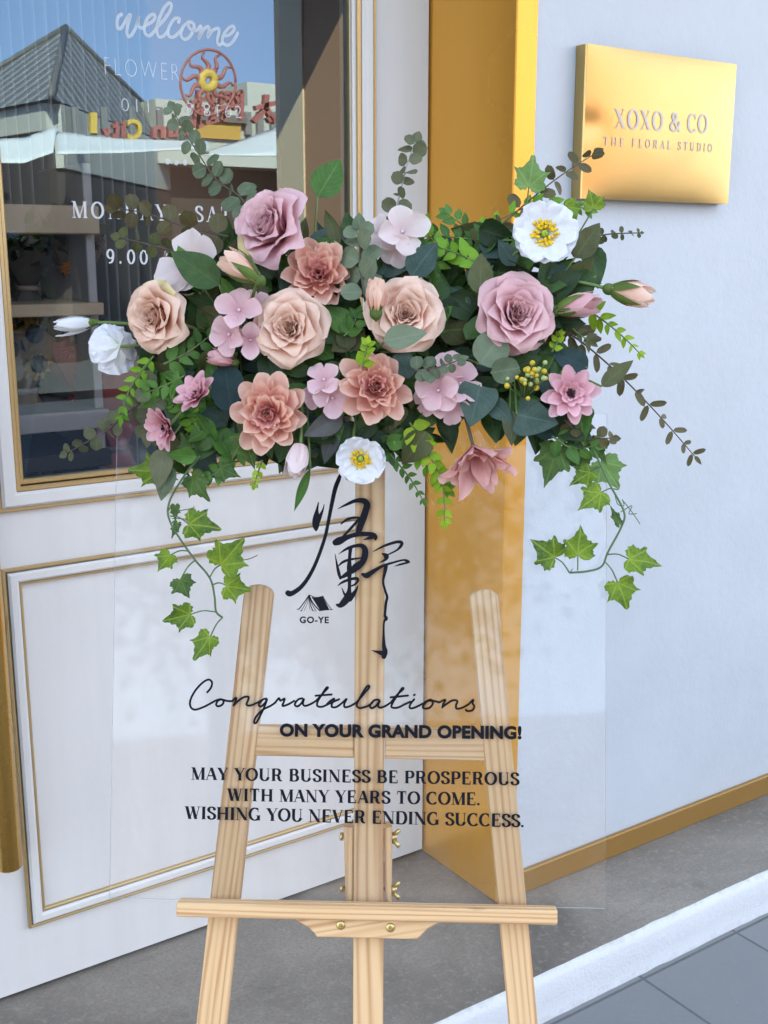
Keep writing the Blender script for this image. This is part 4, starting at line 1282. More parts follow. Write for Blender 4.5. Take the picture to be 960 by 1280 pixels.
for px in (95, 131, 166, 201):
    mb = MB(); q0, q1 = mir(px - 3, 172, -12.6), mir(px + 3, 134, -12.6); box(mb, q0.x, q1.x, -12.66, -12.6, q0.z, q1.z)
    mb.build('sign_post', m_simple('grey_post', (.2, .19, .19), .7), sunsign, smooth=False)
# white canvas canopies over the stalls
def canopy(pts_top, pts_bot, label, ytop, ybot):
    mb = MB()
    n = 16
    vs, fs = [], []
    def lerp(pl, t):
        k = t * (len(pl) - 1); i = min(int(k), len(pl) - 2); f_ = k - i
        return (pl[i][0] * (1 - f_) + pl[i + 1][0] * f_, pl[i][1] * (1 - f_) + pl[i + 1][1] * f_)
    for j in range(7):
        for i in range(n + 1):
            a, b = lerp(pts_top, i / n), lerp(pts_bot, i / n)
            s_ = j / 6
            p = (a[0] * (1 - s_) + b[0] * s_, a[1] * (1 - s_) + b[1] * s_)
            Y = ytop + (ybot - ytop) * s_ + 0.12 * mnoise.noise(Vector((i * .5, j * .2, ytop)))
            vs.append(mir(p[0], p[1], Y))
    for j in range(6):
        for i in range(n):
            a = j * (n + 1) + i
            fs.append((a, a + 1, a + n + 2, a + n + 1))
    mb.add(vs, fs)
    o = mb.build('canvas_canopy', m_white, loc=vs[n // 2])
    md = o.modifiers.new('thick', 'SOLIDIFY'); md.thickness = 0.015
    return tag(o, label, 'canopy')
canopy([(70, 164), (150, 172), (260, 176)], [(72, 192), (160, 190), (262, 184)], 'flat white canvas awning under the sun city letters', -11.7, -9.8)
canopy([(250, 192), (310, 172), (350, 157), (420, 140)], [(252, 193), (310, 194), (352, 194), (425, 194)], 'peaked white canvas tent with a creased slope, reflected beside the cream trim', -11.4, -9.6)
canopy([(-40, 175), (30, 172), (72, 157)], [(-40, 203), (30, 203), (66, 190)], 'white canvas sail hanging slack below the orange fascia', -11.5, -10.5)
for px in (420, -36):
    p_ = mir(px, 190, -10.6)
    mb = MB(); tube(mb, [(p_.x, p_.y, -0.16), (p_.x, p_.y, p_.z + .05)], 0.03, 8)
    tag(mb.build('canopy_pole', m_simple('pole_steel', (.4, .4, .4), .4, .6), loc=(p_.x, p_.y, -.16)), 'steel pole holding up the canvas canopies', 'pole', 'poles of the canvas canopies')
# brown return wall with a cream end at the roadside, a concrete hood throwing its shadow line
m_wallbrown = m_simple('brown_cladding', (0.50, 0.24, 0.14), .7, 0, .08, 1.5)
bw = thing('brown_kiosk', (6.4, -5.5, -.16), 'brown clad roadside kiosk with a cream corner and a projecting hood, reflected in the glass', 'kiosk')
Xk = 6.0
def ymir(px): 
    d = ray(px, 100); return 2 * GY - Xk * d.y / d.x
mb = MB(); box(mb, Xk, Xk + 1.4, ymir(380), ymir(480), -.16, 4.6); mb.build('brown_wall', m_wallbrown, bw, smooth=False)
mb = MB(); box(mb, Xk - .02, Xk + 1.4, ymir(346), ymir(380) - .001, -.16, 4.6); mb.build('cream_corner', m_simple('cream_corner_paint', (.80, .56, .38), .7, 0, .1, 1), bw, smooth=False)
mb = MB(); box(mb, Xk - 1.0, Xk + 1.6, ymir(380), ymir(490), 4.2, 4.34); mb.build('hood', m_cream, bw, smooth=False)
# ------------------------------------------------------------------ unseen trees, added to break up the sky veil in the acrylic
def added_tree(x, y, hgt, rad, seed, label):
    r = random.Random(seed)
    o = thing('added_tree', (x, y, -.26), label, 'tree', 'unseen trees added for the acrylic reflection')
    mb = MB()
    base = Vector((x, y, -.26)); forkz = hgt * .42
    fork = base + Vector((r.uniform(-.2, .2), r.uniform(-.2, .2), forkz))
    tube(mb, crom([tuple(base), tuple(base.lerp(fork, .5) + Vector((.08, 0, 0))), tuple(fork)], 5), [.16 - .005 * i for i in range(11)], 9)
    tips = []
    for k in range(9):
        a = 2 * math.pi * k / 9 + r.uniform(-.3, .3)
        tp = fork + Vector((math.cos(a) * rad * r.uniform(.4, .8), math.sin(a) * rad * r.uniform(.4, .8), hgt * r.uniform(.12, .5)))
        tube(mb, crom([tuple(fork), tuple(fork.lerp(tp, .5) + Vector((0, 0, .2))), tuple(tp)], 4), [.085 - .008 * i for i in range(9)], 6)
        tips.append(tp)
    mb.build('trunk', M['bark'], o)
    mb = MB()
    for i in range(4200):
        c = r.choice(tips) if r.random() < .85 else fork + Vector((0, 0, hgt * .4))
        p = c + Vector((r.gauss(0, rad * .30), r.gauss(0, rad * .30), r.gauss(0, hgt * .09)))
        d = Vector((r.uniform(-1, 1), r.uniform(-1, 1), r.uniform(-1, .4))).normalized() * r.uniform(.10, .18)
        s_ = d.cross(Vector((r.uniform(-1, 1), r.uniform(-1, 1), 1))).normalized() * .045
        mb.add([p, p + d * .5 + s_, p + d, p + d * .5 - s_], [(0, 1, 2, 3)], [(0, 0, r.random())] * 4)
    mb.build('crown', M['crown'], o, smooth=False)
M['bark'] = m_simple('tree_bark', (.10, .08, .06), .9, 0, .4, 8)
M['crown'] = m_simple('crown_leaves', (.05, .10, .03), .6, 0, .5, 2)
added_tree(-4.2, -3.4, 5.2, 1.9, 3, 'leafy unseen tree added across the pavement from the shop')
added_tree(-7.0, -8.0, 6.0, 2.3, 4, 'taller unseen tree added on the far road edge')
# ================================================================== FLOWER MATERIALS
def m_petal(name, base, mid, edge, rough=0.62, trans=0.32, vein=0.17, eps=(0.0, 0.45, 1.0)):
    t = NT(name)
    x, y, z = t.sep(t.lc())
    co = t.n('NewGeometry').outputs['Position']
    nz = t.noise(co, 60, 3, 0.6)
    ax = t.math('ABSOLUTE', x)
    f = t.math('ADD', t.math('ADD', y, t.math('MULTIPLY', t.math('POWER', ax, 3.0), 0.22)), t.math('MULTIPLY_ADD', nz, 0.24, -0.12), clamp=True)
    c = t.ramp(f, [(eps[0], base), (eps[1], mid), (eps[2], edge)])
    c = t.mix(t.math('MULTIPLY', z, 0.30), c, tuple(min(1, k * 0.80 + 0.01) for k in mid))
    st = t.noise(t.n('CombineXYZ', {0: t.math('MULTIPLY', x, 16.0), 1: t.math('MULTIPLY', y, 2.0), 2: t.math('MULTIPLY', z, 9.0)}).outputs[0], 1.0, 2, 0.5)
    c = t.mix(t.math('MULTIPLY', st, vein * 2), c, tuple(k * 0.78 for k in mid))
    weave = t.noise(co, 900, 2, 0.5)
    nrm = t.bump(t.math('ADD', t.math('MULTIPLY', st, 1.0), t.math('MULTIPLY', weave, 0.35)), 0.42, 0.0012)
    p = t.bsdf(Base_Color=c, Roughness=rough, Specular_IOR_Level=0.25, Normal=nrm)
    tl = t.n('BsdfTranslucent', {0: c})
    return t.done(t.n('MixShader', {0: trans, 1: p.outputs[0], 2: tl.outputs[0]}))

def m_leaf(name, dark, light, vein, rough=0.48, trans=0.18, vs=0.5, n_side=7.0, spec=0.22):
    t = NT(name)
    x, y, z = t.sep(t.lc())
    co = t.n('NewGeometry').outputs['Position']
    nz = t.noise(co, 70, 4, 0.6)
    ax = t.math('ABSOLUTE', x)
    c = t.mix(t.math('MULTIPLY_ADD', nz, 1.5, t.math('MULTIPLY_ADD', z, 0.7, -0.6), clamp=True), dark, light)
    mid = t.math('SUBTRACT', 1.0, t.math('MULTIPLY', ax, 11.0), clamp=True)
    ph = t.math('SUBTRACT', t.math('MULTIPLY', y, n_side), t.math('MULTIPLY', ax, 2.2))
    fr = t.math('ABSOLUTE', t.math('SUBTRACT', t.math('FRACT', ph), 0.5))
    side = t.math('SUBTRACT', 1.0, t.math('MULTIPLY', fr, 9.0), clamp=True)
    v = t.math('MULTIPLY', t.math('MAXIMUM', mid, t.math('MULTIPLY', side, 0.45)), vs, clamp=True)
    c = t.mix(v, c, vein)
    p = t.bsdf(Base_Color=c, Roughness=t.math('MULTIPLY_ADD', nz, 0.2, rough - 0.1), Specular_IOR_Level=spec, Normal=t.bump(t.math('ADD', v, t.math('MULTIPLY', nz, 0.5)), 0.25, 0.0012))
    tl = t.n('BsdfTranslucent', {0: c})
    return t.done(t.n('MixShader', {0: trans, 1: p.outputs[0], 2: tl.outputs[0]}))

def m_ivy(name, dark, light, vein):
    t = NT(name)
    x, y, z = t.sep(t.lc())
    co = t.n('NewGeometry').outputs['Position']
    yy = t.math('SUBTRACT', y, 0.14)
    ang = t.math('ABSOLUTE', t.math('ARCTAN2', x, yy))
    r = t.math('SQRT', t.math('ADD', t.math('MULTIPLY', x, x), t.math('MULTIPLY', yy, yy)))
    v = None
    for a, wd in ((0.0, 26.0), (0.80, 30.0), (1.75, 34.0)):
        d = t.math('MULTIPLY', t.math('ABSOLUTE', t.math('SUBTRACT', ang, a)), r)
        k = t.math('SUBTRACT', 1.0, t.math('MULTIPLY', d, wd), clamp=True)
        v = k if v is None else t.math('MAXIMUM', v, k)
    nz = t.noise(co, 120, 4, 0.65)
    vor = t.n('TexVoronoi', {'Vector': co, 'Scale': 260.0}, feature='DISTANCE_TO_EDGE').outputs['Distance']
    net = t.math('SUBTRACT', 1.0, t.math('MULTIPLY', vor, 8.0), clamp=True)
    f = t.math('MULTIPLY_ADD', nz, 1.8, t.math('MULTIPLY_ADD', r, -0.9, t.math('MULTIPLY_ADD', z, 0.4, -0.25)), clamp=True)
    c = t.mix(f, dark, light)
    c = t.mix(t.math('MULTIPLY', net, 0.25), c, vein)
    c = t.mix(t.math('MULTIPLY', v, 0.75), c, vein)
    p = t.bsdf(Base_Color=c, Roughness=0.5, Specular_IOR_Level=0.22, Normal=t.bump(t.math('ADD', v, nz), 0.2, 0.001))
    tl = t.n('BsdfTranslucent', {0: c})
    return t.done(t.n('MixShader', {0: 0.2, 1: p.outputs[0], 2: tl.outputs[0]}))

PM = {
 'peach': m_petal('peach_petal', (0.95, 0.44, 0.28), (0.98, 0.60, 0.455), (0.99, 0.75, 0.63), eps=(0.0, 0.5, 1.0)),
 'mauve': m_petal('mauve_petal', (0.66, 0.21, 0.25), (0.84, 0.42, 0.45), (0.90, 0.60, 0.61), eps=(0.0, 0.5, 1.0)),
 'lilac': m_petal('lilac_rose_petal', (0.66, 0.22, 0.28), (0.86, 0.46, 0.51), (0.92, 0.65, 0.68), eps=(0.0, 0.5, 1.0)),
 'salmon': m_petal('salmon_petal', (0.76, 0.21, 0.16), (0.94, 0.45, 0.36), (0.96, 0.67, 0.53), eps=(0.15, 0.66, 1.0)),
 'salmon_heart': m_petal('rosy_heart_petal', (0.62, 0.14, 0.17), (0.86, 0.33, 0.32), (0.92, 0.54, 0.46)),
 'pink': m_petal('pink_petal', (0.62, 0.15, 0.23), (0.86, 0.38, 0.45), (0.90, 0.58, 0.62)),
 'pale': m_petal('pale_pink_petal', (0.72, 0.32, 0.38), (0.84, 0.50, 0.54), (0.90, 0.65, 0.67), trans=.3),
 'blush': m_petal('blush_petal', (0.82, 0.55, 0.55), (0.89, 0.71, 0.70), (0.92, 0.80, 0.79), trans=.35),
 'bract': m_petal('dusty_bract', (0.66, 0.18, 0.18), (0.86, 0.38, 0.35), (0.92, 0.54, 0.49), trans=.3, vein=.2),
 'white': m_petal('white_petal', (0.74, 0.76, 0.70), (0.82, 0.83, 0.86), (0.84, 0.85, 0.90), trans=.3, vein=.06),
 'cream': m_petal('yellowed_petal', (0.80, 0.52, 0.32), (0.86, 0.68, 0.42), (0.84, 0.72, 0.36)),
}
LM = {
 'dark': m_leaf('dark_green_leaf', (0.018, 0.050, 0.016), (0.050, 0.118, 0.034), (0.08, 0.14, 0.05)),
 'deep': m_leaf('shaded_green_leaf', (0.008, 0.026, 0.010), (0.022, 0.052, 0.018), (0.05, 0.085, 0.05)),  # green darkened, the shade of the gaps is put into the colour
 'mid': m_leaf('mid_green_leaf', (0.032, 0.115, 0.024), (0.075, 0.205, 0.040), (0.15, 0.28, 0.08)),
 'bright': m_leaf('bright_green_leaf', (0.070, 0.22, 0.018), (0.155, 0.36, 0.030), (0.20, 0.36, 0.08), vs=.35),
 'lime': m_leaf('lime_leaf', (0.16, 0.30, 0.014), (0.30, 0.46, 0.035), (0.36, 0.52, 0.10), vs=.3),
 'olive': m_leaf('olive_leaf', (0.050, 0.058, 0.018), (0.095, 0.105, 0.040), (0.15, 0.16, 0.08)),
 'brown': m_leaf('brown_olive_leaf', (0.065, 0.048, 0.020), (0.125, 0.108, 0.048), (0.17, 0.15, 0.08)),
 'euca': m_leaf('grey_green_leaf', (0.085, 0.125, 0.072), (0.165, 0.215, 0.140), (0.24, 0.29, 0.20), rough=.6, vs=.4, n_side=5, spec=.2),
 'gum': m_leaf('olive_grey_leaf', (0.075, 0.085, 0.046), (0.140, 0.150, 0.085), (0.20, 0.21, 0.13), rough=.6, vs=.35, n_side=5, spec=.2),
 'blue': m_leaf('blue_grey_leaf', (0.030, 0.066, 0.056), (0.070, 0.122, 0.100), (0.12, 0.18, 0.16), rough=.6, vs=.4, n_side=8, spec=.2),
 'teal': m_leaf('dark_teal_leaf', (0.012, 0.038, 0.040), (0.026, 0.062, 0.062), (0.05, 0.09, 0.10), rough=.6, vs=.3, spec=.2),
 'ash': m_leaf('ash_leaf', (0.055, 0.055, 0.055), (0.105, 0.105, 0.10), (0.15, 0.15, 0.14), rough=.6, vs=.4, spec=.2),
}
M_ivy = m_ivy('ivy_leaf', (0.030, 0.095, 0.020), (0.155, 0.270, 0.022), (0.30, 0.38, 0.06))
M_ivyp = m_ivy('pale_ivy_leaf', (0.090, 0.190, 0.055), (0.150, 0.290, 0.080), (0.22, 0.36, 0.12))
M_ivyd = m_ivy('shaded_ivy_leaf', (0.022, 0.075, 0.022), (0.075, 0.150, 0.030), (0.12, 0.2, 0.05))  # darker copy of the ivy leaf, with shade put into its colour
M_stem = m_simple('green_stem', (0.10, 0.17, 0.045), .6)
M_stemb = m_simple('brown_stem', (0.085, 0.06, 0.045), .7)
M_stemg = m_simple('grey_wire_stem', (0.30, 0.30, 0.31), .5)
M_vine = m_simple('vine_stem', (0.075, 0.15, 0.060), .6)
M_yel = m_simple('stamen_yellow', (0.80, 0.50, 0.02), .7, 0, .25, 300)
M_green = m_simple('pistil_green', (0.30, 0.42, 0.05), .6, 0, .25, 300)
M_heart = m_simple('dark_flower_heart', (0.045, 0.012, 0.016), .8, 0, .4, 300)
M_sepal = m_leaf('sepal', (0.055, 0.115, 0.025), (0.120, 0.200, 0.045), (0.2, 0.28, 0.09), vs=.2)
M_berry = m_simple('yellow_berry', (0.58, 0.40, 0.035), .45, 0, .35, 200)
M_berryg = m_simple('pale_green_berry', (0.36, 0.42, 0.16), .45, 0, .35, 200)

# ================================================================== PETALS, LEAVES
class Fr:
    def __init__(s, o, ax, roll=0.0):
        s.o = Vector(o); s.ax = ax.normalized()
        u = s.ax.cross(Vector((0, 0, 1)))
        u = u.normalized() if u.length > 1e-3 else Vector((1, 0, 0))
        v = s.ax.cross(u)
        s.u = u * math.cos(roll) + v * math.sin(roll)
        s.v = s.ax.cross(s.u)
def flower_frame(px, py, off, dx, dy, roll, h=0.0, en=1.0):
    ax = (EN * en + EX * dx + EU * dy).normalized()
    return Fr(P(px, py, off) - ax * h, ax, roll)

def petal(mb, fr, phi, Ln, W, r0, th0, th1, rho, z0=0.0, base=0.35, tipq=2.2, tipd=0.38, tip=0.0, ruf=0.0, rf=5.0, edge=0.0, pw=1.5, nS=8, nT=6, mi=0, seed=0.0, skew=0.0):
    """one bent petal. th = angle from the flower's axis at base and tip (deg); rho = cross curvature radius; tip>0 gives a point; edge>0 rolls the rim outward"""
    cph, sph = math.cos(phi), math.sin(phi)
    rad = fr.u * cph + fr.v * sph
    tan = fr.v * cph - fr.u * sph
    K = 40
    prof = [(r0, z0)]
    r, z = r0, z0
    for i in range(K):
        th = R(th0 + (th1 - th0) * ((i + .5) / K) ** pw)
        r += math.sin(th) * Ln / K * 1.12; z += math.cos(th) * Ln / K * 1.12
        prof.append((r, z))
    vs, ls, fs = [], [], []
    rz = 0.5 + 0.5 * math.sin(seed * 12.9898 + phi * 3.1)
    for i in range(nS + 1):
        s0 = i / nS
        for j in range(nT + 1):
            t = 2 * j / nT - 1
            lim = 1.0 - tipd * abs(t) ** tipq + tip * (1 - abs(t)) ** 3 * 0.12
            s = s0 * lim
            wv = W * (base + (1 - base) * math.sin(min(1, s / 0.72) * math.pi / 2)) * (1 - 0.22 * max(0, s - .72) / .28)
            if tip: wv *= (1 - 0.25 * tip * max(0, s - .6) / .4)
            k = min(max(s, 0), 1.0) * K / 1.12
            a = int(min(k, K - 1)); f_ = k - a
            pr = prof[a][0] * (1 - f_) + prof[a + 1][0] * f_
            pz = prof[a][1] * (1 - f_) + prof[a + 1][1] * f_
            th = R(th0 + (th1 - th0) * min(1, k / K) ** pw)
            al = wv * t / rho
            x = rho * math.sin(al) + skew * s * s * W
            inn = rho * (1 - math.cos(al))
            if ruf:
                inn += ruf * s * s * (math.sin(rf * t + seed * 7 + phi) + 0.5 * math.sin(rf * 2.3 * t + seed * 3 + 1.0) * abs(t))
            inn += 0.08 * W * mnoise.noise(Vector((t * 1.3 + seed * 5, s * 2.0 + phi, seed))) * s + 0.075 * W * mnoise.noise(Vector((t * 3.6 + seed * 3, s * 4.5 + phi, seed + 9))) * s
            if edge:
                inn -= edge * W * (max(0.0, abs(t) - .45) ** 2 * 1.6 * s + max(0.0, s - .74) ** 2 * 7.0)
            q = fr.o + rad * (pr - inn * math.cos(th)) + tan * x + fr.ax * (pz + inn * math.sin(th))
            vs.append(q); ls.append((t, s0, rz))
    for i in range(nS):
        for j in range(nT):
            a = i * (nT + 1) + j
            fs.append((a, a + 1, a + nT + 2, a + nT + 1))
    mb.add(vs, fs, ls, mi)

def blob(mb, c, r, ax=None, st=1.0, n=10, m=7, mi=0, rough=0.0):
    ax = ax or Vector((0, 0, 1)); f = Fr(c, ax)
    vs, fs, ls = [], [], []
    for i in range(m + 1):
        t = math.pi * i / m
        for k in range(n):
            a = 2 * math.pi * k / n
            rr = r * (1 + rough * mnoise.noise(Vector((math.cos(a) * 2, math.sin(a) * 2, t * 2)) + c * 50))
            vs.append(c + (f.u * math.cos(a) + f.v * math.sin(a)) * rr * math.sin(t) + f.ax * rr * st * math.cos(t)); ls.append((0, i / m, 0))
    for i in range(m):
        for k in range(n):
            k2 = (k + 1) % n
            fs.append((i * n + k, i * n + k2, (i + 1) * n + k2, (i + 1) * n + k))
    mb.add(vs, fs, ls, mi)

def leaf(mb, b, tipp, nrm, wr, shape='ovate', fold=0.25, bend=0.15, nS=9, nT=4, mi=0, seed=0.0, wave=0.05, twist=0.0):
    """leaf blade from b to tipp, half width wr*length, facing nrm"""
    d = tipp - b; Ln = d.length; d = d / Ln
    side = d.cross(nrm)
    side = side.normalized() if side.length > 1e-4 else d.orthogonal().normalized()
    n_ = side.cross(d).normalized()
    vs, ls, fs = [], [], []
    rz = 0.5 + 0.5 * math.sin(seed * 78.233)
    for i in range(nS + 1):
        s = i / nS
        if shape == 'ovate':
            w_ = (math.sin(math.pi * s ** 0.72)) ** 0.85 * (1 - .12 * s)
        elif shape == 'round':
            w_ = math.sqrt(max(0, 1 - (2 * s - 1) ** 2)) if 0 < s < 1 else 0
            w_ = w_ ** 0.9
        elif shape == 'heart':
            w_ = (math.sin(math.pi * min(1, (s + .10) / 1.10) ** 0.55)) ** 0.8
            if s == 1: w_ = 0
        else:  # lance
            w_ = math.sin(math.pi * s ** 0.85) ** 1.1
        w_ = max(w_, 0.015) * wr * Ln
        for j in range(nT + 1):
            t = 2 * j / nT - 1
            zz = -bend * Ln * s * s + fold * w_ * abs(t) ** 1.3 * 1.0 + wave * w_ * math.sin(t * 3 + s * 7 + seed * 9)
            tw = twist * s
            sd = side * math.cos(tw) + n_ * math.sin(tw)
            vs.append(b + d * (s * Ln * (1 - bend * bend * .5)) + sd * (w_ * t) + n_ * zz); ls.append((t, s, rz))
    for i in range(nS):
        for j in range(nT):
            a = i * (nT + 1) + j
            fs.append((a, a + 1, a + nT + 2, a + nT + 1))
    mb.add(vs, fs, ls, mi)

_half = [(0.0, 0.13), (0.10, 0.03), (0.26, -0.01), (0.42, 0.06), (0.53, 0.19), (0.45, 0.31), (0.45, 0.40), (0.58, 0.60), (0.40, 0.59), (0.26, 0.66), (0.13, 0.85), (0.0, 1.08)]
_hs = []
for i_, (p_, q_) in enumerate(zip(_half[:-1], _half[1:])):
    _hs += [p_, ((p_[0] + q_[0]) / 2 + (.012 if i_ not in (4, 7) else 0), (p_[1] + q_[1]) / 2 + (.008 if i_ < 3 else 0))]
_hs.append(_half[-1])
IVY_OUT = _hs + [(-x, y) for x, y in _hs[-2:0:-1]]
def ivy_leaf(mb, b, d, nrm, size, seed=0.0, fold=0.22, curl=0.12, wide=1.0, lobes=1.0):
    d = d.normalized(); side = d.cross(nrm).normalized(); n_ = side.cross(d).normalized()
    n = len(IVY_OUT); c0 = (0.0, 0.34)
    vs, ls, fs = [], [], []
    rz = 0.5 + 0.5 * math.sin(seed * 31.7)
    def pt(x, y):
        x2 = x * wide
        z = fold * abs(x2) - curl * max(0, y - .3) ** 2 * 1.6 + 0.03 * math.sin(x * 7 + seed * 5) + 0.035 * math.sin(y * 8 + x * 4 + seed * 3)
        return b + d * ((y - 0.13) * size) + side * (x2 * size) + n_ * (z * size)
    vs.append(pt(*c0)); ls.append((c0[0], c0[1], rz))
    for k in (0.34, 0.68, 1.0):
        for i, (x, y) in enumerate(IVY_OUT):
            jit = 1 + 0.06 * math.sin(i * 2.7 + seed * 11) * k
            xx, yy = c0[0] + (x - c0[0]) * k * jit, c0[1] + (y - c0[1]) * k * jit
            vs.append(pt(xx, yy)); ls.append((xx, yy, rz))
    for i in range(n):
        i2 = (i + 1) % n
        fs.append((0, 1 + i, 1 + i2))
        for r_ in range(2):
            a = 1 + r_ * n
            fs.append((a + i, a + n + i, a + n + i2, a + i2))
    mb.add(vs, fs, ls)

HUB = [(300, 430), (380, 440), (470, 440), (560, 440), (640, 430)]
def hub_of(px, py):
    return min(HUB, key=lambda h: (h[0] - px) ** 2 + (h[1] - py) ** 2)
def stem_to_hub(mb, p, px, py, rad=0.0021, first=None, n=7):
    h = hub_of(px, py)
    q = P(h[0], h[1], 0.012)
    pts = [p] + ([first] if first else []) + [q]
    pts = crom([tuple(k) for k in pts], n)
    tube(mb, pts, rad, 7)
ARR = 'flowers of the arrangement on the sign'
def flower_thing(name, p, label, cat):
    return thing(name, p, label, cat, ARR)

# ------------------------------------------------------------------ roses
def rose(px, py, rpx, off, dx, dy, mats, label, seed, open_=1.0, cream=0, height=0.80):
    r = random.Random(seed)
    Rr = rpx * (DZ - off) / F_PX
    fr = flower_frame(px, py, off, dx, dy, r.uniform(0, 6.28), Rr * 0.42)
    o = flower_thing('rose', fr.o, label, 'rose')
    #          n  r0    len   W     th0  th1  rho   edge  tip
    layers = [(2, .012, .60, .13, -2, 2, .080, .00, 0),
              (3, .042, .62, .18, 0, 6, .110, .05, 0),
              (3, .060, .625, .205, 1, 8, .130, .07, 0),
              (3, .075, .64, .23, 2, 10, .145, .10, 0),
              (4, .095, .65, .25, 2, 12, .165, .13, 0),
              (4, .115, .66, .28, 3, 16, .190, .17, 0),
              (4, .145, .69, .33, 5, 22, .235, .24, .1),
              (5, .180, .73, .38, 8, 31, .300, .32, .2),
              (5, .215, .78, .44, 14, 44, .390, .42, .3),
              (5, .250, .84, .52, 23, 60, .520, .50, .45),
              (6, .280, .89, .58, 37, 80, .700, .56, .55),
              (6, .300, .88, .62, 55, 100, .900, .60, .55)]
    inner, outer = MB(), MB()
    ph = r.uniform(0, 6.28)
    for li, (n, r0, Ln, W, a0, a1, rho, edge, tip) in enumerate(layers):
        ph += r.uniform(.5, 1.1)
        for k in range(n):
            phi = ph + 2 * math.pi * k / n + r.uniform(-.16, .16)
            j = r.uniform(.97, 1.03) if li < 6 else r.uniform(.92, 1.08)
            m_ = 0
            if li >= 10 and cream and r.random() < cream: m_ = 1
            petal(inner if li < 7 else outer, fr, phi, Ln * Rr * j * height / .80, W * Rr * r.uniform(.92, 1.08), r0 * Rr, a0 * open_ + r.uniform(-3, 3) * (.4 if li < 6 else 1), a1 * open_ + r.uniform(-8, 8) * (.35 if li < 6 else 1),
                  rho * Rr, z0=(0.07 * Rr * (5 - li) / 5 if li < 5 else -0.02 * Rr * (li - 5)), base=0.42, tipq=2.8 if li < 7 else 2.1, tipd=.14 if li < 7 else .27, tip=tip,
                  ruf=(0.016 if li < 5 else 0.046) * Rr, rf=r.uniform(3, 6), edge=edge, pw=1.6, nS=11, nT=9, mi=m_, seed=seed + li * 3.7 + k * 1.3, skew=.10 if li < 4 else r.uniform(-.05, .05))
    inner.build('inner_petals', mats[0], o)
    outer.build('outer_petals', [mats[0], mats[1] if len(mats) > 1 else mats[0]], o)
    mb = MB()
    for k in range(5):
        petal(mb, fr, 2 * math.pi * k / 5 + ph, Rr * .7, Rr * .14, .16 * Rr, 95, 130, .3 * Rr, z0=-.08 * Rr, base=.9, tipq=1.2, tipd=.5, tip=1, nS=5, nT=3)
    mb.build('sepal', M_sepal, o)
    mb = MB(); stem_to_hub(mb, fr.o - fr.ax * Rr * .08, px, py)
    mb.build('stem', M_stem, o)
    return o
rose(333, 281, 48, .070, -.62, .22, [PM['lilac'], PM['cream']], 'lilac pink rose standing tallest, tilted towards the door glass', 11, .92, .10, .92)
rose(189, 396, 43, .070, -.42, -.20, [PM['peach'], PM['cream']], 'peach rose with a yellowed outer petal beside the sideways white poppy', 23, 1.0, .25)
rose(360, 409, 47, .085, -.10, -.06, [PM['peach'], PM['peach']], 'large open peach rose between the pale hydrangea and the salmon dahlias', 35)
rose(507, 392, 47, .085, .06, -.02, [PM['peach'], PM['peach']], 'open peach rose with a grey green leaf lying across its lower rim', 47)
rose(648, 391, 49, .080, .20, .00, [PM['mauve'], PM['lilac']], 'large mauve pink rose below the white poppy', 59)

# ------------------------------------------------------------------ buds
def bud(px0, py0, px1, py1, off, wpx, mat, label, seed, sep_len=.75, stem_pts=None, name='rose_bud', openness=10, n=5, sep=True):
    """bud from its base (px0,py0) to its tip"""
    r = random.Random(seed)
    b, tp = P(px0, py0, off), P(px1, py1, off + .012)
    ax = (tp - b); Ln = ax.length
    fr = Fr(b, ax, r.uniform(0, 6))
    o = flower_thing(name, b, label, 'flower bud')
    W = wpx * PX / 2
    mb = MB()
    for li, (k_n, rr, wd, a0, a1) in enumerate(((2, .10, .50, 24, -24), (3, .20, .75, 34, -30), (n, .22, .80, 42, -30 + openness))):
        for k in range(k_n):
            petal(mb, fr, 2 * math.pi * k / k_n + li * 1.1 + r.uniform(-.2, .2), Ln * (1.0 - .03 * li) * r.uniform(.94, 1.06), W * wd, W * rr, a0, a1 * r.uniform(.8, 1.1), W * .85, base=.5, tipq=1.7, tipd=.36, tip=.9, ruf=.05 * W, edge=.15, pw=.75, nS=9, nT=6, seed=seed + li + k)
    mb.build('petals', mat, o)
    if sep:
        mb = MB()
        for k in range(5):
            petal(mb, fr, 2 * math.pi * k / 5 + .5, Ln * sep_len * r.uniform(.75, 1.1), W * .36, W * .26, 48, -18 + r.uniform(-5, 14), W * .7, z0=-.02 * Ln, base=.9, tipq=1.1, tipd=.55, tip=1.0, pw=.75, nS=7, nT=4, seed=seed + k)
        blob(mb, b - fr.ax * W * .15, W * .42, fr.ax, 1.1)
        mb.build('sepal', M_sepal, o)
    mb = MB()
    if stem_pts:
        tube(mb, crom([tuple(b)] + [tuple(P(*q)) for q in stem_pts], 6), .0021, 7)
    else:
        stem_to_hub(mb, b, px0, py0)
    mb.build('stem', M_stem, o)
    return o
bud(322, 349, 274, 318, .10, 36, PM['peach'], 'peach bud half wrapped in green sepals below the tall lilac rose', 3)
bud(764, 362, 820, 373, .055, 36, PM['peach'], 'peach bud with dark sepals reaching out furthest over the white wall', 4, .8, [(720, 352, .05), (680, 350, .045), (640, 400, .02)])
bud(697, 388, 752, 374, .060, 34, PM['mauve'], 'mauve bud just beside the mauve rose, under the outstretched peach bud', 5, .7)
bud(470, 388, 471, 346, .105, 38, PM['peach'], 'small round closed peach bud nestled against the peach rose', 6, .3, n=4, openness=0)
bud(376, 556, 366, 597, .075, 40, PM['blush'], 'pale pink tulip bud hanging above the brush lettering', 7, name='tulip_bud', sep=False, n=3, openness=4)
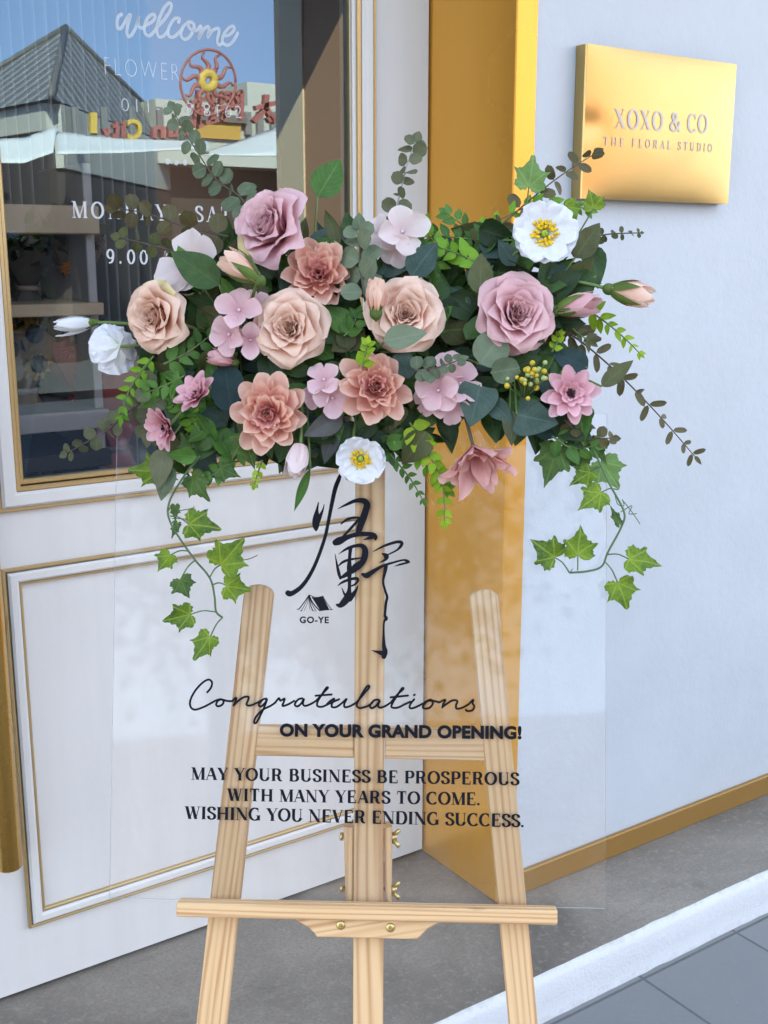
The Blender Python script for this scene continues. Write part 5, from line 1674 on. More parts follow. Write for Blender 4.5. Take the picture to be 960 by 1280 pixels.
bud(118, 403, 64, 408, .030, 20, PM['white'], 'white poppy bud on a long stem, pointing out over the door glass', 8, .35, [(150, 404, .03), (230, 410, .02), (300, 430, .012)], name='poppy_bud', n=3)
bud(292, 452, 258, 442, .060, 26, PM['mauve'], 'small dull pink bud deep in the leaves under the hydrangea', 9, .3)

# ------------------------------------------------------------------ dahlias
def dahlia(px, py, rpx, off, dx, dy, label, seed, heart=True):
    r = random.Random(seed)
    Rr = rpx * (DZ - off) / F_PX
    fr = flower_frame(px, py, off, dx, dy, r.uniform(0, 6.28), Rr * .25)
    o = flower_thing('dahlia', fr.o, label, 'dahlia')
    mb, hb = MB(), MB()
    layers = [(9, .16, .82, .30, 84, 52, .21, -.07), (9, .15, .73, .28, 70, 36, .19, -.02), (9, .14, .63, .255, 56, 24, .17, .03), (8, .12, .53, .225, 44, 10, .15, .08), (7, .10, .44, .19, 30, 0, .13, .12), (6, .07, .37, .155, 18, -10, .11, .15), (4, .03, .31, .11, 6, -14, .09, .18)]
    for li, (n, r0, Ln, W, a0, a1, rho, z0) in enumerate(layers):
        ph = r.uniform(0, 6.28)
        for k in range(n):
            if r.random() < .06 and li < 4: continue
            petal(mb if li < 4 else hb, fr, ph + 2 * math.pi * k / n + r.uniform(-.16, .16), Ln * Rr * r.uniform(.86, 1.12), W * Rr * r.uniform(.9, 1.15), r0 * Rr, a0 + r.uniform(-14, 14), a1 + r.uniform(-28, 26), rho * Rr * r.uniform(1.1, 1.7),
                  z0=z0 * Rr, base=.26, tipq=3.6, tipd=.24, tip=.0, ruf=.035 * Rr, edge=.30, pw=1.2, nS=8, nT=8, seed=seed + li * 2.1 + k * .77, skew=r.uniform(-.15, .15))
    mb.build('outer_petals', PM['salmon'], o)
    hb.build('heart_petals', PM['salmon_heart'], o)
    mb = MB(); stem_to_hub(mb, fr.o, px, py); mb.build('stem', M_stem, o)
    return o
dahlia(398, 341, 53, .065, .06, .04, 'salmon dahlia between the lilac rose and the grey green eucalyptus', 101)
dahlia(335, 518, 55, .082, -.05, -.14, 'salmon dahlia with a rosy heart, lowest of the dahlias, above the tulip bud', 113)
dahlia(470, 483, 52, .085, .12, .02, 'salmon dahlia directly above the small white poppy', 127)

# ------------------------------------------------------------------ pink zinnias
def zinnia(px, py, rpx, off, dx, dy, label, seed, closed=0.0):
    r = random.Random(seed)
    Rr = rpx * (DZ - off) / F_PX
    fr = flower_frame(px, py, off, dx, dy, r.uniform(0, 6.28), Rr * .15)
    o = flower_thing('zinnia', fr.o, label, 'zinnia')
    mb = MB()
    for li, (n, Ln, W, a0, a1, z0) in enumerate(((8, .92, .27, 82, 74, 0), (8, .78, .24, 66, 60, .05), (7, .46, .17, 48, 50, .09), (6, .30, .12, 25, 45, .11))):
        ph = r.uniform(0, 6.28)
        for k in range(n):
            petal(mb, fr, ph + 2 * math.pi * k / n + r.uniform(-.1, .1), Ln * Rr * r.uniform(.92, 1.08), W * Rr, .08 * Rr, (a0 + r.uniform(-6, 6)) * (1 - closed), (a1 + r.uniform(-12, 12)) * (1 - closed * .8), .30 * Rr, z0=z0 * Rr, base=.34, tipq=2.6, tipd=.30, ruf=.015 * Rr, rf=6, edge=.1, pw=1, nS=6, nT=6, seed=seed + li + k * .7)
    mb.build('petals', PM['pink'], o)
    mb = MB(); blob(mb, fr.o + fr.ax * Rr * .10, Rr * .17, fr.ax, .6, 12, 7, 0, .5)
    for k in range(22):
        a = r.uniform(0, 6.28); q = r.uniform(.05, .16) * Rr
        p0 = fr.o + fr.ax * Rr * .14 + (fr.u * math.cos(a) + fr.v * math.sin(a)) * q
        tube(mb, [p0, p0 + fr.ax * Rr * .14 + (fr.u * math.cos(a) + fr.v * math.sin(a)) * q * .3], Rr * .018, 5)
    mb.build('flower_heart', M_heart, o)
    mb = MB(); stem_to_hub(mb, fr.o, px, py); mb.build('stem', M_stem, o)
zinnia(713, 492, 39, .070, .10, -.05, 'open pink zinnia with a dark heart beside the yellow berries', 201)
zinnia(246, 493, 34, .070, -.55, .55, 'half open pink zinnia seen from the side under the sideways white poppy', 213, .22)
zinnia(207, 534, 35, .060, -.85, -.45, 'pink zinnia seen side on, lowest on the door glass side', 227, .30)

# ------------------------------------------------------------------ white poppies
def poppy(px, py, rpx, off, dx, dy, label, seed, cup=0.0, stem_pts=None, en=1.0):
    r = random.Random(seed)
    Rr = rpx * (DZ - off) / F_PX
    fr = flower_frame(px, py, off, dx, dy, r.uniform(0, 6.28), 0.0, en)
    o = flower_thing('white_poppy', fr.o, label, 'poppy')
    mb = MB()
    for li, (n, Ln, W, z0) in enumerate(((3, 1.0, .82, -.03), (3, .95, .78, .03))):
        for k in range(n):
            petal(mb, fr, 2 * math.pi * k / n + li * math.pi / 3 + r.uniform(-.15, .15), Ln * Rr * r.uniform(.94, 1.06), W * Rr, .02 * Rr, 66 - cup * 40, 84 - cup * 30, 1.1 * Rr, z0=z0 * Rr, base=.50, tipq=3.2, tipd=.26, ruf=.060 * Rr, rf=13, edge=.05, pw=.8, nS=10, nT=24, seed=seed + k * 1.7 + li * 4)
    mb.build('petals', PM['white'], o)
    mb = MB()
    for k in range(130):
        a = r.uniform(0, 6.28); q = r.uniform(.13, .32) * Rr; h = r.uniform(.08, .20) * Rr
        e = fr.u * math.cos(a) + fr.v * math.sin(a)
        sl = 1.25 / math.tan(R(70 - cup * 36)) if cup > .2 else 0; p0 = fr.o + fr.ax * (Rr * .02 + q * .6 * sl) + e * q * .6; p1 = fr.o + fr.ax * (h + .04 * Rr + q * 1.35 * sl) + e * q * 1.35
        tube(mb, [p0, p1], .010 * Rr, 4)
        blob(mb, p1, .040 * Rr, e, 1.2, 6, 4)
    mb.build('stamens', M_yel, o, smooth=False)
    mb = MB(); blob(mb, fr.o + fr.ax * Rr * .12, Rr * .12, fr.ax, 1.1, 12, 8, 0, .3)
    mb.build('pistil', M_green, o)
    mb = MB()
    if stem_pts: tube(mb, crom([tuple(fr.o)] + [tuple(P(*q)) for q in stem_pts], 6), .0018, 7)
    else: stem_to_hub(mb, fr.o, px, py, .0018)
    mb.build('stem', M_stem, o)
poppy(680, 294, 42, .075, .02, .06, 'large white poppy with a yellow ring of stamens, highest of the poppies', 301, .05, [(640, 320, .05), (600, 370, .02)])
poppy(150, 433, 38, .050, -.85, -.10, 'white poppy turned sideways at the door glass end, its back to the leaves', 313, .45, [(165, 432, .045), (230, 430, .02), (300, 430, .012)], -.95)
poppy(451, 572, 32, .070, .02, -.35, 'small white poppy hanging over the easel mast', 327, .15, [(442, 545, .05), (450, 500, .02)])

# ------------------------------------------------------------------ pale pink florets
def floret_head(px, py, off, spots, mat, label, seed, name='hydrangea', cat='hydrangea', eye=(.3, .12, .16)):
    r = random.Random(seed)
    o = flower_thing(name, P(px, py, off - .02), label, cat)
    st = MB()
    for (fx, fy, frp, dx, dy, do) in spots:
        Rr = frp * PX
        fr = flower_frame(fx, fy, off + do, dx, dy, r.uniform(0, 6), 0)
        mb = MB()
        n = 4 if r.random() < .75 else 5
        for k in range(n):
            petal(mb, fr, 2 * math.pi * k / n + r.uniform(-.15, .15), Rr * r.uniform(.92, 1.1), Rr * .56, .06 * Rr, 62 + r.uniform(-14, 14), 88 + r.uniform(-20, 20), .75 * Rr, base=.2, tipq=2.4, tipd=.34, ruf=.07 * Rr, rf=4, pw=.8, nS=7, nT=8, seed=seed + k + fx)
        fb = mb.build('floret', mat, o)
        mb = MB(); blob(mb, fr.o + fr.ax * .05 * Rr, .085 * Rr, fr.ax, .9, 8, 5)
        mb.build('floret_eye', M_eye, fb)
        tube(st, crom([tuple(fr.o), tuple(fr.o - fr.ax * .012), tuple(P(px, py, off - .02))], 4), .0012, 6)
    h = hub_of(px, py)
    tube(st, [P(px, py, off - .02), P(h[0], h[1], .012)], .002, 6)
    st.build('stem', M_stem, o)
M_eye = m_simple('floret_eye', (0.66, 0.50, 0.52), .6)
floret_head(300, 405, .075, [(299, 388, 27, -.1, .2, .01), (287, 418, 25, -.4, -.2, .004), (313, 425, 22, .2, -.3, .0), (318, 380, 18, .3, .4, -.01)], PM['pale'], 'pale pink hydrangea head tucked beside the large peach rose', 401)
floret_head(494, 296, .055, [(503, 290, 32, .2, .1, .008), (478, 293, 24, -.5, .2, -.012), (497, 312, 22, -.05, -.5, .0)], PM['blush'], 'blush white florets standing between two eucalyptus sprigs', 413)
floret_head(556, 484, .060, [(548, 488, 27, -.2, -.2, .012), (575, 480, 27, .3, .1, .006), (562, 460, 22, .05, .5, .0), (563, 508, 22, .1, -.6, .0), (537, 500, 20, -.5, -.3, -.005)], PM['pale'], 'pink hydrangea head next to the dahlia, beneath a row of small round leaves', 427)
floret_head(410, 488, .066, [(405, 475, 22, -.2, .4, .006), (416, 497, 24, .1, -.3, .004), (396, 496, 18, -.5, -.1, -.004)], PM['pale'], 'pale pink florets peeping out between the lower dahlias', 439)

# large blush magnolia behind a dark leaf
fr = flower_frame(238, 336, .045, -.5, .35, .3, 0)
o = flower_thing('magnolia', fr.o, 'pale blush magnolia with broad petals half hidden by a dark serrated leaf', 'magnolia')
mb = MB()
for k, (a, Ln, W) in enumerate(((2.2, .047, .026), (1.15, .050, .027), (3.3, .046, .025), (0.2, .042, .024), (4.6, .046, .022))):
    petal(mb, fr, a, Ln, W, .003, 60, 82, .05, base=.3, tipq=2.6, tipd=.26, ruf=.003, rf=3, pw=.8, nS=9, nT=10, seed=k * 3.3 + 1)
mb.build('petals', PM['blush'], o)
mb = MB(); stem_to_hub(mb, fr.o, 238, 336); mb.build('stem', M_stem, o)

# dusty pink bract flower hanging over the gold jamb
fr = flower_frame(592, 560, .055, .32, -1.0, .2, 0)
o = flower_thing('bract_flower', fr.o, 'dusty pink bract flower hanging in front of the gold jamb', 'flower')
mb = MB()
rr_ = random.Random(5)
for k in range(18):
    petal(mb, fr, 2 * math.pi * k / 6.5 + rr_.uniform(-.3, .3), rr_.uniform(.044, .072), rr_.uniform(.010, .015), .003, rr_.uniform(8, 40), rr_.uniform(15, 80), .022, base=.35, tipq=1.7, tipd=.36, tip=.5, ruf=.004, pw=1, nS=9, nT=6, seed=k * 1.9)
mb.build('bracts', PM['bract'], o)
mb = MB(); stem_to_hub(mb, fr.o, 588, 560); mb.build('stem', M_stemb, o)

# yellow berries
o = flower_thing('berry_sprig', P(662, 470, .06), 'cluster of tiny yellow berries beside the open pink zinnia', 'berry sprig')
mb, gb, sb = MB(), MB(), MB()
rr_ = random.Random(12)
root = P(655, 500, .05)
for k in range(34):
    px, py = rr_.gauss(662, 11), rr_.gauss(469, 12)
    c = P(px, py, .078 + rr_.uniform(-.008, .012))
    blob(mb if rr_.random() < .65 else gb, c, rr_.uniform(.0024, .0036), n=8, m=6)
    tube(sb, crom([tuple(c), tuple((c + root) / 2 + EN * .004), tuple(root)], 3), .0006, 4)
mb.build('berry_head', M_berry, o); gb.build('green_berry_head', M_berryg, o); sb.build('stem', M_stem, o)

# ================================================================== FOLIAGE
FOL = 'greenery of the arrangement on the sign'
def leaf_thing(name, p, label, cat='leaf'):
    return thing(name, p, label, cat, FOL)
def big_leaf(b, tp, wr, mat, label, off0, off1=None, shape='ovate', dx=0, dy=0, seed=0.0, bend=.12, fold=.22, stem=True, name='broad_leaf'):
    B, T = P(*b, off0), P(*tp, off0 if off1 is None else off1)
    o = leaf_thing(name, B, label)
    mb = MB(); leaf(mb, B, T, EN + EX * dx + EU * dy, wr, shape, fold, bend, 14, 8, seed=seed, wave=.06)
    mb.build('blade', LM[mat], o)
    mb = MB(); stem_to_hub(mb, B, *b, .0013); mb.build('stem', M_stem, o)
big_leaf((274, 356), (212, 312), .30, 'dark', 'dark serrated rose leaf lying over the blush magnolia', .082, .088, dx=-.2, dy=.2, seed=1)
big_leaf((397, 246), (426, 197), .37, 'mid', 'green rose leaf standing upright above the dahlia, alone against the brown reflection', .045, .045, seed=2, dx=.15)
big_leaf((600, 368), (602, 313), .29, 'olive', 'dark olive leaf standing between the peach rose and the white poppy', .070, .062, seed=3)
big_leaf((514, 346), (546, 300), .36, 'blue', 'blue grey leaf beside the blush florets', .070, .070, seed=4, dy=.3)
big_leaf((480, 427), (535, 413), .30, 'euca', 'grey green leaf lying across the lower rim of a peach rose', .128, .124, seed=5, dy=.2)
big_leaf((290, 515), (280, 455), .36, 'teal', 'wide dark teal leaf beside the half open zinnia', .058, .060, seed=6, shape='round')
big_leaf((428, 520), (381, 545), .28, 'ash', 'ash grey leaf under the pale florets', .060, .075, seed=7, dy=-.3)
big_leaf((420, 528), (405, 579), .24, 'ash', 'pointed dark grey leaf hanging beside the tulip bud', .050, .058, seed=8)
big_leaf((600, 482), (588, 533), .48, 'blue', 'broad blue grey leaf below the hydrangea', .066, .070, seed=9, shape='heart', dy=-.2)
big_leaf((612, 500), (640, 528), .34, 'blue', 'smaller blue grey leaf overlapping the broad one', .060, .066, seed=10, dy=-.3)
big_leaf((646, 518), (698, 530), .46, 'blue', 'broad heart shaped blue grey leaf under the yellow berries', .066, .072, seed=11, shape='heart', dy=-.2)
big_leaf((719, 322), (752, 277), .30, 'olive', 'olive green pointed leaf beside the white poppy, over the wall', .052, .052, seed=12, dx=.2)
big_leaf((637, 512), (640, 557), .24, 'gum', 'narrow olive leaf hanging in front of the yellow strip', .060, .062, seed=13)
big_leaf((752, 483), (793, 448), .20, 'olive', 'long olive leaf pointing up over the wall beside the zinnia', .045, .040, seed=14, dx=-.2)
big_leaf((388, 585), (367, 640), .10, 'mid', 'thin grassy leaf hanging from the tulip bud', .070, .055, seed=15, shape='lance', bend=.05)
big_leaf((205, 560), (196, 612), .30, 'gum', 'grey olive leaf hanging beside the lowest zinnia', .050, .052, seed=16)
big_leaf((212, 580), (200, 626), .30, 'euca', 'grey green leaf hanging at the top of the vine', .044, .046, seed=17)
big_leaf((735, 460), (690, 440), .34, 'teal', 'dark teal leaf behind the open zinnia', .045, .050, seed=18)
big_leaf((745, 345), (700, 365), .32, 'dark', 'dark leaf under the outstretched bud stem', .050, .046, seed=19)
big_leaf((420, 430), (408, 388), .46, 'dark', 'broad dark leaf in the gap between the two middle peach roses', .050, .055, seed=20)
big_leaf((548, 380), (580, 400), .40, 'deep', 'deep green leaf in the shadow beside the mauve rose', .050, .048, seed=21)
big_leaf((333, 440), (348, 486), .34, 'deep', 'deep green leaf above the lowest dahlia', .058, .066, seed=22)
big_leaf((498, 440), (512, 472), .42, 'blue', 'blue leaf between the dahlia and the row of round leaves', .066, .070, seed=23, shape='round')
big_leaf((440, 300), (432, 262), .24, 'dark', 'narrow dark leaf rising behind the upper dahlia', .040, .030, seed=24)
big_leaf((424, 312), (405, 258), .15, 'olive', 'slim brownish leaf standing behind the upper dahlia', .040, .030, seed=25, shape='lance')
big_leaf((372, 318), (382, 268), .18, 'olive', 'slim olive leaf rising beside the lilac rose', .040, .034, seed=26, shape='lance')
big_leaf((600, 455), (628, 418), .50, 'euca', 'round grey green leaf tucked under the mauve rose', .074, .078, seed=27, shape='round')
big_leaf((614, 466), (650, 460), .46, 'euca', 'kidney shaped grey green leaf below the mauve rose', .076, .080, seed=28, shape='round', dy=-.2)

def sprig(path, offs, n, r0, r1, mat, label, kind='round', stem=M_stemb, seed=0, wr=None, ang=70, name='eucalyptus_sprig', cat='eucalyptus sprig', srad=.0011, jit=.35, tipleaf=True, cup=.15, spin=1.0):
    """stem through photo points with leaf pairs; r0->r1 leaf length in photo px"""
    r = random.Random(seed)
    k = len(path)
    pts3 = [P(x, y, offs[0] + (offs[1] - offs[0]) * i / (k - 1)) for i, (x, y) in enumerate(path)]
    sm = [Vector(q) for q in crom([tuple(q) for q in pts3], 10)]
    o = leaf_thing(name, sm[0], label, cat)
    mb = MB(); tube(mb, sm, [srad * (1.25 - .7 * i / len(sm)) for i in range(len(sm))], 6)
    mb.build('stem', stem, o)
    mb = MB()
    for i in range(n):
        f_ = (i + .6) / n
        idx = min(int(f_ * (len(sm) - 1)), len(sm) - 2)
        p = sm[idx].lerp(sm[idx + 1], f_ * (len(sm) - 1) - idx)
        d = (sm[min(idx + 2, len(sm) - 1)] - sm[max(idx - 1, 0)]).normalized()
        side = d.cross(EN).normalized()
        Ln = (r0 + (r1 - r0) * f_) * PX * r.uniform(.85, 1.15)
        tw = r.uniform(-.5, .5) + (math.pi / 2 * (i % 2) * .55 if kind == 'round' else 0)
        for s_ in (1, -1):
            if kind == 'alt' and s_ != (1 if i % 2 else -1): continue
            a = R(ang + r.uniform(-18, 18))
            sd = side * math.cos(tw * spin) + EN * math.sin(tw * spin)
            ld = (d * math.cos(a) + sd * s_ * math.sin(a)).normalized()
            ld = (ld + Vector((r.uniform(-1, 1), r.uniform(-1, 1), r.uniform(-1, 1))) * jit * .4).normalized()
            nn = (EN + Vector((r.uniform(-1, 1), r.uniform(-1, 1), r.uniform(-1, 1))) * jit * 1.3 + d * r.uniform(-.3, .5)).normalized()
            leaf(mb, p + ld * Ln * .06, p + ld * Ln, nn, wr or (.46 if kind == 'round' else .24), 'round' if kind == 'round' else 'ovate', cup, r.uniform(-.05, .22), 7, 4, seed=seed + i * 1.37 + s_)
    if tipleaf:
        d = (sm[-1] - sm[-4]).normalized()
        leaf(mb, sm[-1], sm[-1] + d * r1 * PX, EN, wr or .4, 'ovate', .2, .1, 6, 4, seed=seed)
    mb.build('leaves', LM[mat] if isinstance(mat, str) else mat, o)
    return o
sprig([(316, 275), (300, 246), (272, 226), (248, 192), (226, 156), (216, 136)], (.03, .0), 13, 29, 15, 'euca', 'grey green eucalyptus sprig climbing over the phone number on the glass', seed=31)
sprig([(488, 300), (497, 255), (508, 210), (519, 178)], (.03, .01), 9, 22, 18, 'gum', 'olive eucalyptus sprig rising beside the gold jamb', stem=M_stemg, seed=32)
sprig([(285, 296), (230, 282), (180, 266), (146, 261)], (.03, .01), 6, 27, 20, 'brown', 'brownish eucalyptus sprig lying across the opening hours', seed=33)
sprig([(232, 318), (196, 308), (150, 297)], (.03, .015), 5, 21, 15, 'olive', 'short green eucalyptus sprig under the brownish one', seed=34)
sprig([(200, 488), (165, 512), (130, 540), (84, 566)], (.03, .01), 9, 24, 13, 'gum', 'yellowish eucalyptus sprig drooping over the dark lower glass', seed=35)
sprig([(676, 400), (722, 424), (776, 470), (828, 524), (868, 570)], (.035, .0), 13, 36, 15, 'brown', 'long brown eucalyptus sprig trailing furthest across the white wall', seed=36, wr=.20, ang=52, spin=1.0)
sprig([(590, 318), (636, 273), (682, 234), (712, 212), (742, 193)], (.04, .0), 8, 24, 18, 'brown', 'dark eucalyptus sprig whose tip crosses the brass sign', seed=37, wr=.32, ang=75)
sprig([(712, 308), (752, 294), (800, 291)], (.03, .01), 9, 18, 6, 'olive', 'small dark eucalyptus tip below the brass sign', seed=38, wr=.36)
sprig([(456, 372), (450, 330), (449, 288)], (.07, .075), 5, 33, 22, 'euca', 'broad leaved grey green eucalyptus between the dahlia and the blush florets', seed=39, jit=.25)
sprig([(518, 463), (545, 460), (574, 450)], (.085, .09), 6, 20, 12, 'euca', 'row of small round grey leaves over the pink hydrangea', seed=40)
sprig([(705, 525), (730, 545), (765, 548)], (.05, .04), 6, 19, 12, 'brown', 'short brown eucalyptus piece under the open zinnia', seed=41)
sprig([(178, 470), (190, 500), (186, 540)], (.035, .04), 5, 24, 20, 'gum', 'olive eucalyptus piece behind the lowest zinnia', seed=42)
# ruscus and boxwood sprays
K_ = dict(kind='pair', stem=M_stem, name='leafy_spray', cat='leafy spray', ang=48, jit=.3)
sprig([(655, 300), (610, 300), (560, 296), (518, 288)], (.05, .03), 10, 25, 17, 'mid', 'mid green spray behind the white poppy', seed=51, wr=.29, **K_)
sprig([(520, 345), (560, 315), (600, 290), (650, 262), (690, 252)], (.04, .02), 11, 23, 17, 'bright', 'bright green spray rising from the peach rose to the ivy leaf', seed=52, wr=.29, **K_)
sprig([(512, 528), (536, 568), (553, 605), (556, 652)], (.05, .04), 11, 25, 11, 'lime', 'lime green spray hanging in front of the gold jamb', seed=53, wr=.33, **K_)
sprig([(470, 545), (494, 575), (514, 600), (529, 626)], (.035, .02), 8, 22, 9, 'mid', 'darker green spray hanging beside the lime one', seed=54, wr=.27, **K_)
sprig([(192, 445), (172, 470), (158, 496), (152, 522)], (.045, .035), 7, 21, 13, 'bright', 'bright green spray hanging under the sideways poppy', seed=55, wr=.26, **K_)
sprig([(735, 388), (756, 402), (780, 422), (800, 442)], (.03, .01), 7, 23, 9, 'lime', 'light green spray fanned out against the wall beneath the peach bud', seed=56, wr=.24, **K_)
sprig([(328, 575), (322, 592), (318, 606)], (.05, .04), 4, 12, 8, 'lime', 'tiny lime sprig under the lowest dahlia', seed=57, wr=.36, **K_)
sprig([(452, 460), (456, 445), (459, 430)], (.10, .105), 4, 17, 10, 'lime', 'tuft of lime leaves on top of the dahlia', seed=58, wr=.40, **K_)
sprig([(690, 440), (696, 428), (700, 418)], (.05, .05), 3, 14, 8, 'lime', 'small lime tuft beside the mauve rose', seed=59, wr=.38, **K_)
sprig([(250, 540), (235, 520), (215, 505)], (.045, .04), 5, 22, 14, 'bright', 'green spray between the two sideways zinnias', seed=60, wr=.28, **K_)
sprig([(300, 560), (285, 580), (262, 596)], (.04, .03), 5, 22, 16, 'mid', 'mid green spray below the dark teal leaf', seed=61, wr=.3, **K_)
sprig([(205, 455), (235, 440), (262, 420)], (.05, .05), 5, 26, 20, 'mid', 'green spray in the gap behind the peach rose', seed=62, wr=.28, **K_)
sprig([(690, 545), (715, 560), (742, 558)], (.045, .04), 4, 26, 20, 'mid', 'green spray under the short brown eucalyptus', seed=63, wr=.32, **K_)
sprig([(440, 555), (490, 560), (525, 545)], (.03, .03), 6, 30, 22, 'dark', 'dark spray behind the small white poppy', seed=64, wr=.3, **K_)
sprig([(700, 385), (715, 410), (735, 425)], (.04, .03), 4, 24, 16, 'olive', 'olive spray at the back of the mauve bud', seed=65, wr=.26, **K_)

sprig([(600, 330), (575, 318), (545, 305), (530, 282)], (.055, .05), 7, 26, 19, 'bright', 'bright green spray crowding behind the peach rose', seed=66, wr=.31, **K_)
sprig([(640, 330), (620, 305), (585, 285), (560, 268)], (.045, .03), 8, 24, 16, 'mid', 'mid green spray reaching up over the gold jamb', seed=67, wr=.31, **K_)
sprig([(500, 535), (515, 560), (540, 590), (560, 612)], (.042, .03), 8, 24, 13, 'bright', 'bright green spray behind the lime one, over the door edge', seed=68, wr=.3, **K_)
sprig([(655, 255), (690, 262), (715, 258), (735, 262)], (.03, .02), 5, 20, 14, 'bright', 'bright sprig between the pale ivy leaf and the brass sign', seed=69, wr=.3, **K_)
sprig([(230, 470), (210, 480), (185, 490)], (.05, .045), 5, 26, 18, 'mid', 'green spray behind the half open zinnia', seed=70, wr=.3, **K_)
sprig([(430, 420), (440, 410), (446, 396)], (.06, .06), 4, 24, 16, 'mid', 'green sprig in the gap under the upper dahlia', seed=71, wr=.3, **K_)
# ivy
def ivy(path, offs, leaves, label, mat=None, tendrils=()):
    pts3 = [P(x, y, offs[0] + (offs[1] - offs[0]) * i / (len(path) - 1)) for i, (x, y) in enumerate(path)]
    sm = [Vector(q) for q in crom([tuple(q) for q in pts3], 10)]
    o = leaf_thing('ivy_vine', sm[0], label, 'ivy vine')
    mb = MB(); tube(mb, sm, .0013, 7)
    for td in tendrils:
        q = [tuple(P(x, y, offs[1] + .004)) for x, y in td]
        tube(mb, crom(q, 4), .0006, 5)
    mb.build('stem', M_vine, o)
    for i, (bx, by, tx, ty, jx, jy, wide, mt) in enumerate(leaves):
        f_ = offs[0] + (offs[1] - offs[0]) * .6 + .006 * ((i % 3) - 1)
        B, T = P(bx, by, f_ + .006), P(tx, ty, f_ + .010)
        rr = random.Random(i * 7 + int(bx))
        mb = MB()
        ivy_leaf(mb, B, T - B, EN + EX * rr.uniform(-.35, .35) + EU * rr.uniform(-.2, .35), (T - B).length / .95, seed=i * 1.7 + bx, wide=wide)
        lf = mb.build('leaf', mt or M_ivy, o)
        mb = MB(); J = P(jx, jy, offs[0] + (offs[1] - offs[0]) * .6)
        tube(mb, crom([tuple(J), tuple((J + B) / 2 + EU * .003 + EN * .002), tuple(B)], 4), .0009, 6)
        mb.build('leaf_stalk', M_vine, lf)
    return o
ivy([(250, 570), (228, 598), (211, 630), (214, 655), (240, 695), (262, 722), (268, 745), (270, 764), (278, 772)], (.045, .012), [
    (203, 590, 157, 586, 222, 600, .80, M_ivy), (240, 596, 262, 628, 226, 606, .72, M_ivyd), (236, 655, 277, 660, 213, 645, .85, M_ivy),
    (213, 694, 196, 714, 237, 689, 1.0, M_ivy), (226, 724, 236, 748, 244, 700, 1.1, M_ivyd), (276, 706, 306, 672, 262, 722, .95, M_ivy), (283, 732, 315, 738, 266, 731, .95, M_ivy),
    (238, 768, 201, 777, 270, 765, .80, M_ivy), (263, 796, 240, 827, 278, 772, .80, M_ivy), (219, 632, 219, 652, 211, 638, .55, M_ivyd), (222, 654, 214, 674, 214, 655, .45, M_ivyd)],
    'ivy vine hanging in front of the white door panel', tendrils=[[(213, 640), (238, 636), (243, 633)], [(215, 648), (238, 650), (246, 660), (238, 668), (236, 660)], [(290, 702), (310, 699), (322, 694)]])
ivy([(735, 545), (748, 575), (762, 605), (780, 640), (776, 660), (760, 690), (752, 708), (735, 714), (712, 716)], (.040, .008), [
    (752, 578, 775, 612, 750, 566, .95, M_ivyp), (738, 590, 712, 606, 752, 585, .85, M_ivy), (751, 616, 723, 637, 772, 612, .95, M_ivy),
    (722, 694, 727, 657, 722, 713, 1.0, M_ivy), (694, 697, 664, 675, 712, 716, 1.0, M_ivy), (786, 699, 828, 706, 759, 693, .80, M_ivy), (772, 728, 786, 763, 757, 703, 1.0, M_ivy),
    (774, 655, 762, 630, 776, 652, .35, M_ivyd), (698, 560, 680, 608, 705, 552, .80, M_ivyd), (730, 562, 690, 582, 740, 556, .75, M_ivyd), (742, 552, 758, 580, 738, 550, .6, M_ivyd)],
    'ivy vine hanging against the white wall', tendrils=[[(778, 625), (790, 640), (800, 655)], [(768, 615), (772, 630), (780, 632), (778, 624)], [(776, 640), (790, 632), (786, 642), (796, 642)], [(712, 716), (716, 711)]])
def single_ivy(b, t, mat, label, off, wide=.95, sd=0):
    B, T = P(*b, off), P(*t, off + .004)
    o = leaf_thing('ivy_leaf', B, label, 'ivy leaf')
    mb = MB(); ivy_leaf(mb, B, T - B, EN + EX * .15, (T - B).length / .95, seed=sd, wide=wide); mb.build('blade', mat, o)
    mb = MB(); stem_to_hub(mb, B, *b, .001); mb.build('stem', M_vine, o)
single_ivy((661, 234), (668, 190), M_ivyp, 'pale green ivy leaf standing against the yellow strip', .03, .85, 3)
single_ivy((742, 261), (737, 236), M_ivy, 'ivy leaf just below the lower edge of the brass sign', .02, 1.1, 5)
single_ivy((705, 258), (722, 282), M_ivy, 'ivy leaf between the poppy and the brass sign', .03, 1.0, 7)
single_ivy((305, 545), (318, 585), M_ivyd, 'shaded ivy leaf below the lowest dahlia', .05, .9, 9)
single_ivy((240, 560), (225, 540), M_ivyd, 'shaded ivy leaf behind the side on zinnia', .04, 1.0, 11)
single_ivy((275, 585), (300, 596), M_ivyd, 'shaded ivy leaf beside the tiny lime sprig', .035, .9, 13)

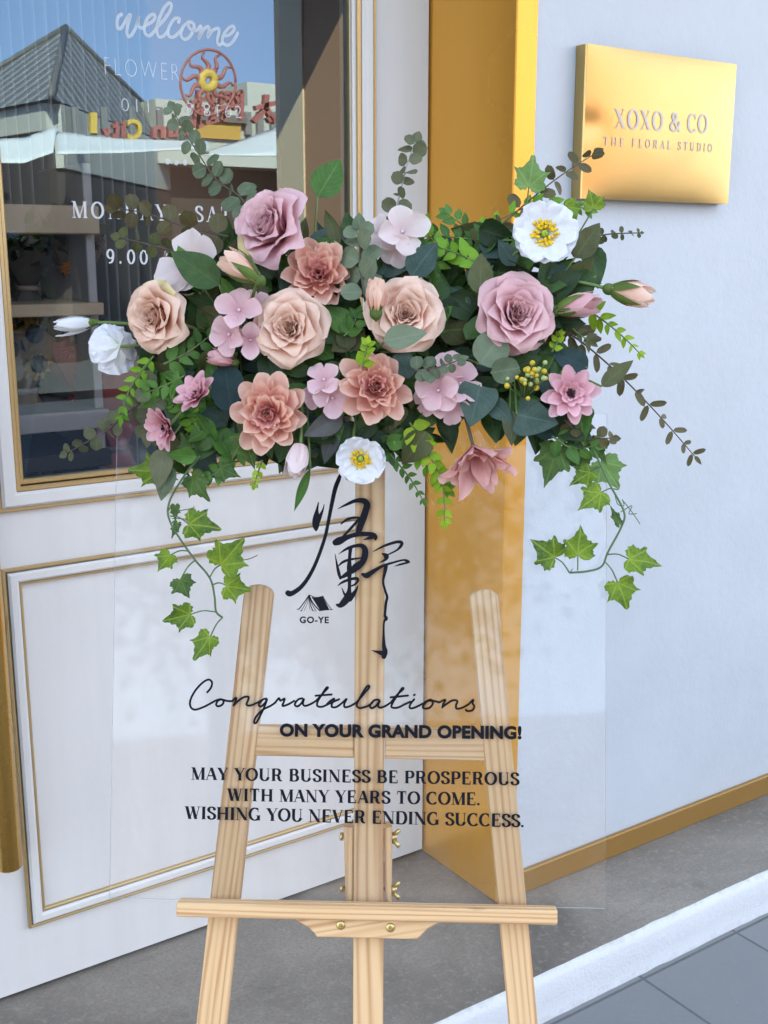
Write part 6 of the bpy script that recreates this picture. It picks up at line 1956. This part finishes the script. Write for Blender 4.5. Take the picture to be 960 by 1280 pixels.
# dense backing leaves and the dark foam block they are pinned to
POLY = [(190, 350), (228, 322), (290, 285), (350, 290), (420, 300), (470, 322), (520, 305), (580, 290), (640, 292), (715, 305), (745, 335), (735, 375), (705, 420), (722, 470), (735, 530), (690, 555), (640, 535), (590, 540), (520, 575), (450, 560), (400, 580), (330, 575), (280, 575), (222, 588), (200, 560), (205, 505), (172, 470), (190, 430), (205, 385)]
def inside(x, y, pl):
    c = False
    for i in range(len(pl)):
        (x0, y0), (x1, y1) = pl[i - 1], pl[i]
        if (y0 > y) != (y1 > y) and x < (x1 - x0) * (y - y0) / (y1 - y0) + x0: c = not c
    return c
mb = MB()
r = random.Random(77)
cnt = 0
mats_ = ['deep', 'dark', 'blue', 'mid', 'olive']
while cnt < 760:
    x, y = r.uniform(150, 780), r.uniform(270, 610)
    if not inside(x, y, POLY): continue
    cnt += 1
    off = r.uniform(0.004, 0.052)
    a = math.atan2((y - 440) * 1.4, x - 455) + r.gauss(0, .9)
    Ln = r.uniform(24, 62)
    B = P(x - math.cos(a) * Ln * .5, y - math.sin(a) * Ln * .5, off)
    T = P(x + math.cos(a) * Ln * .5, y + math.sin(a) * Ln * .5, off + r.uniform(-.012, .016))
    nn = EN + Vector((r.uniform(-1, 1), r.uniform(-1, 1), r.uniform(-.5, 1))) * .7
    leaf(mb, B, T, nn, r.uniform(.22, .38), 'ovate', r.uniform(.05, .4), r.uniform(-.1, .45), 7, 4, twist=r.uniform(-.7, .7), wave=.12, mi=r.choices(range(5), (4, 5, 2, 4, 3))[0], seed=cnt * 1.1)
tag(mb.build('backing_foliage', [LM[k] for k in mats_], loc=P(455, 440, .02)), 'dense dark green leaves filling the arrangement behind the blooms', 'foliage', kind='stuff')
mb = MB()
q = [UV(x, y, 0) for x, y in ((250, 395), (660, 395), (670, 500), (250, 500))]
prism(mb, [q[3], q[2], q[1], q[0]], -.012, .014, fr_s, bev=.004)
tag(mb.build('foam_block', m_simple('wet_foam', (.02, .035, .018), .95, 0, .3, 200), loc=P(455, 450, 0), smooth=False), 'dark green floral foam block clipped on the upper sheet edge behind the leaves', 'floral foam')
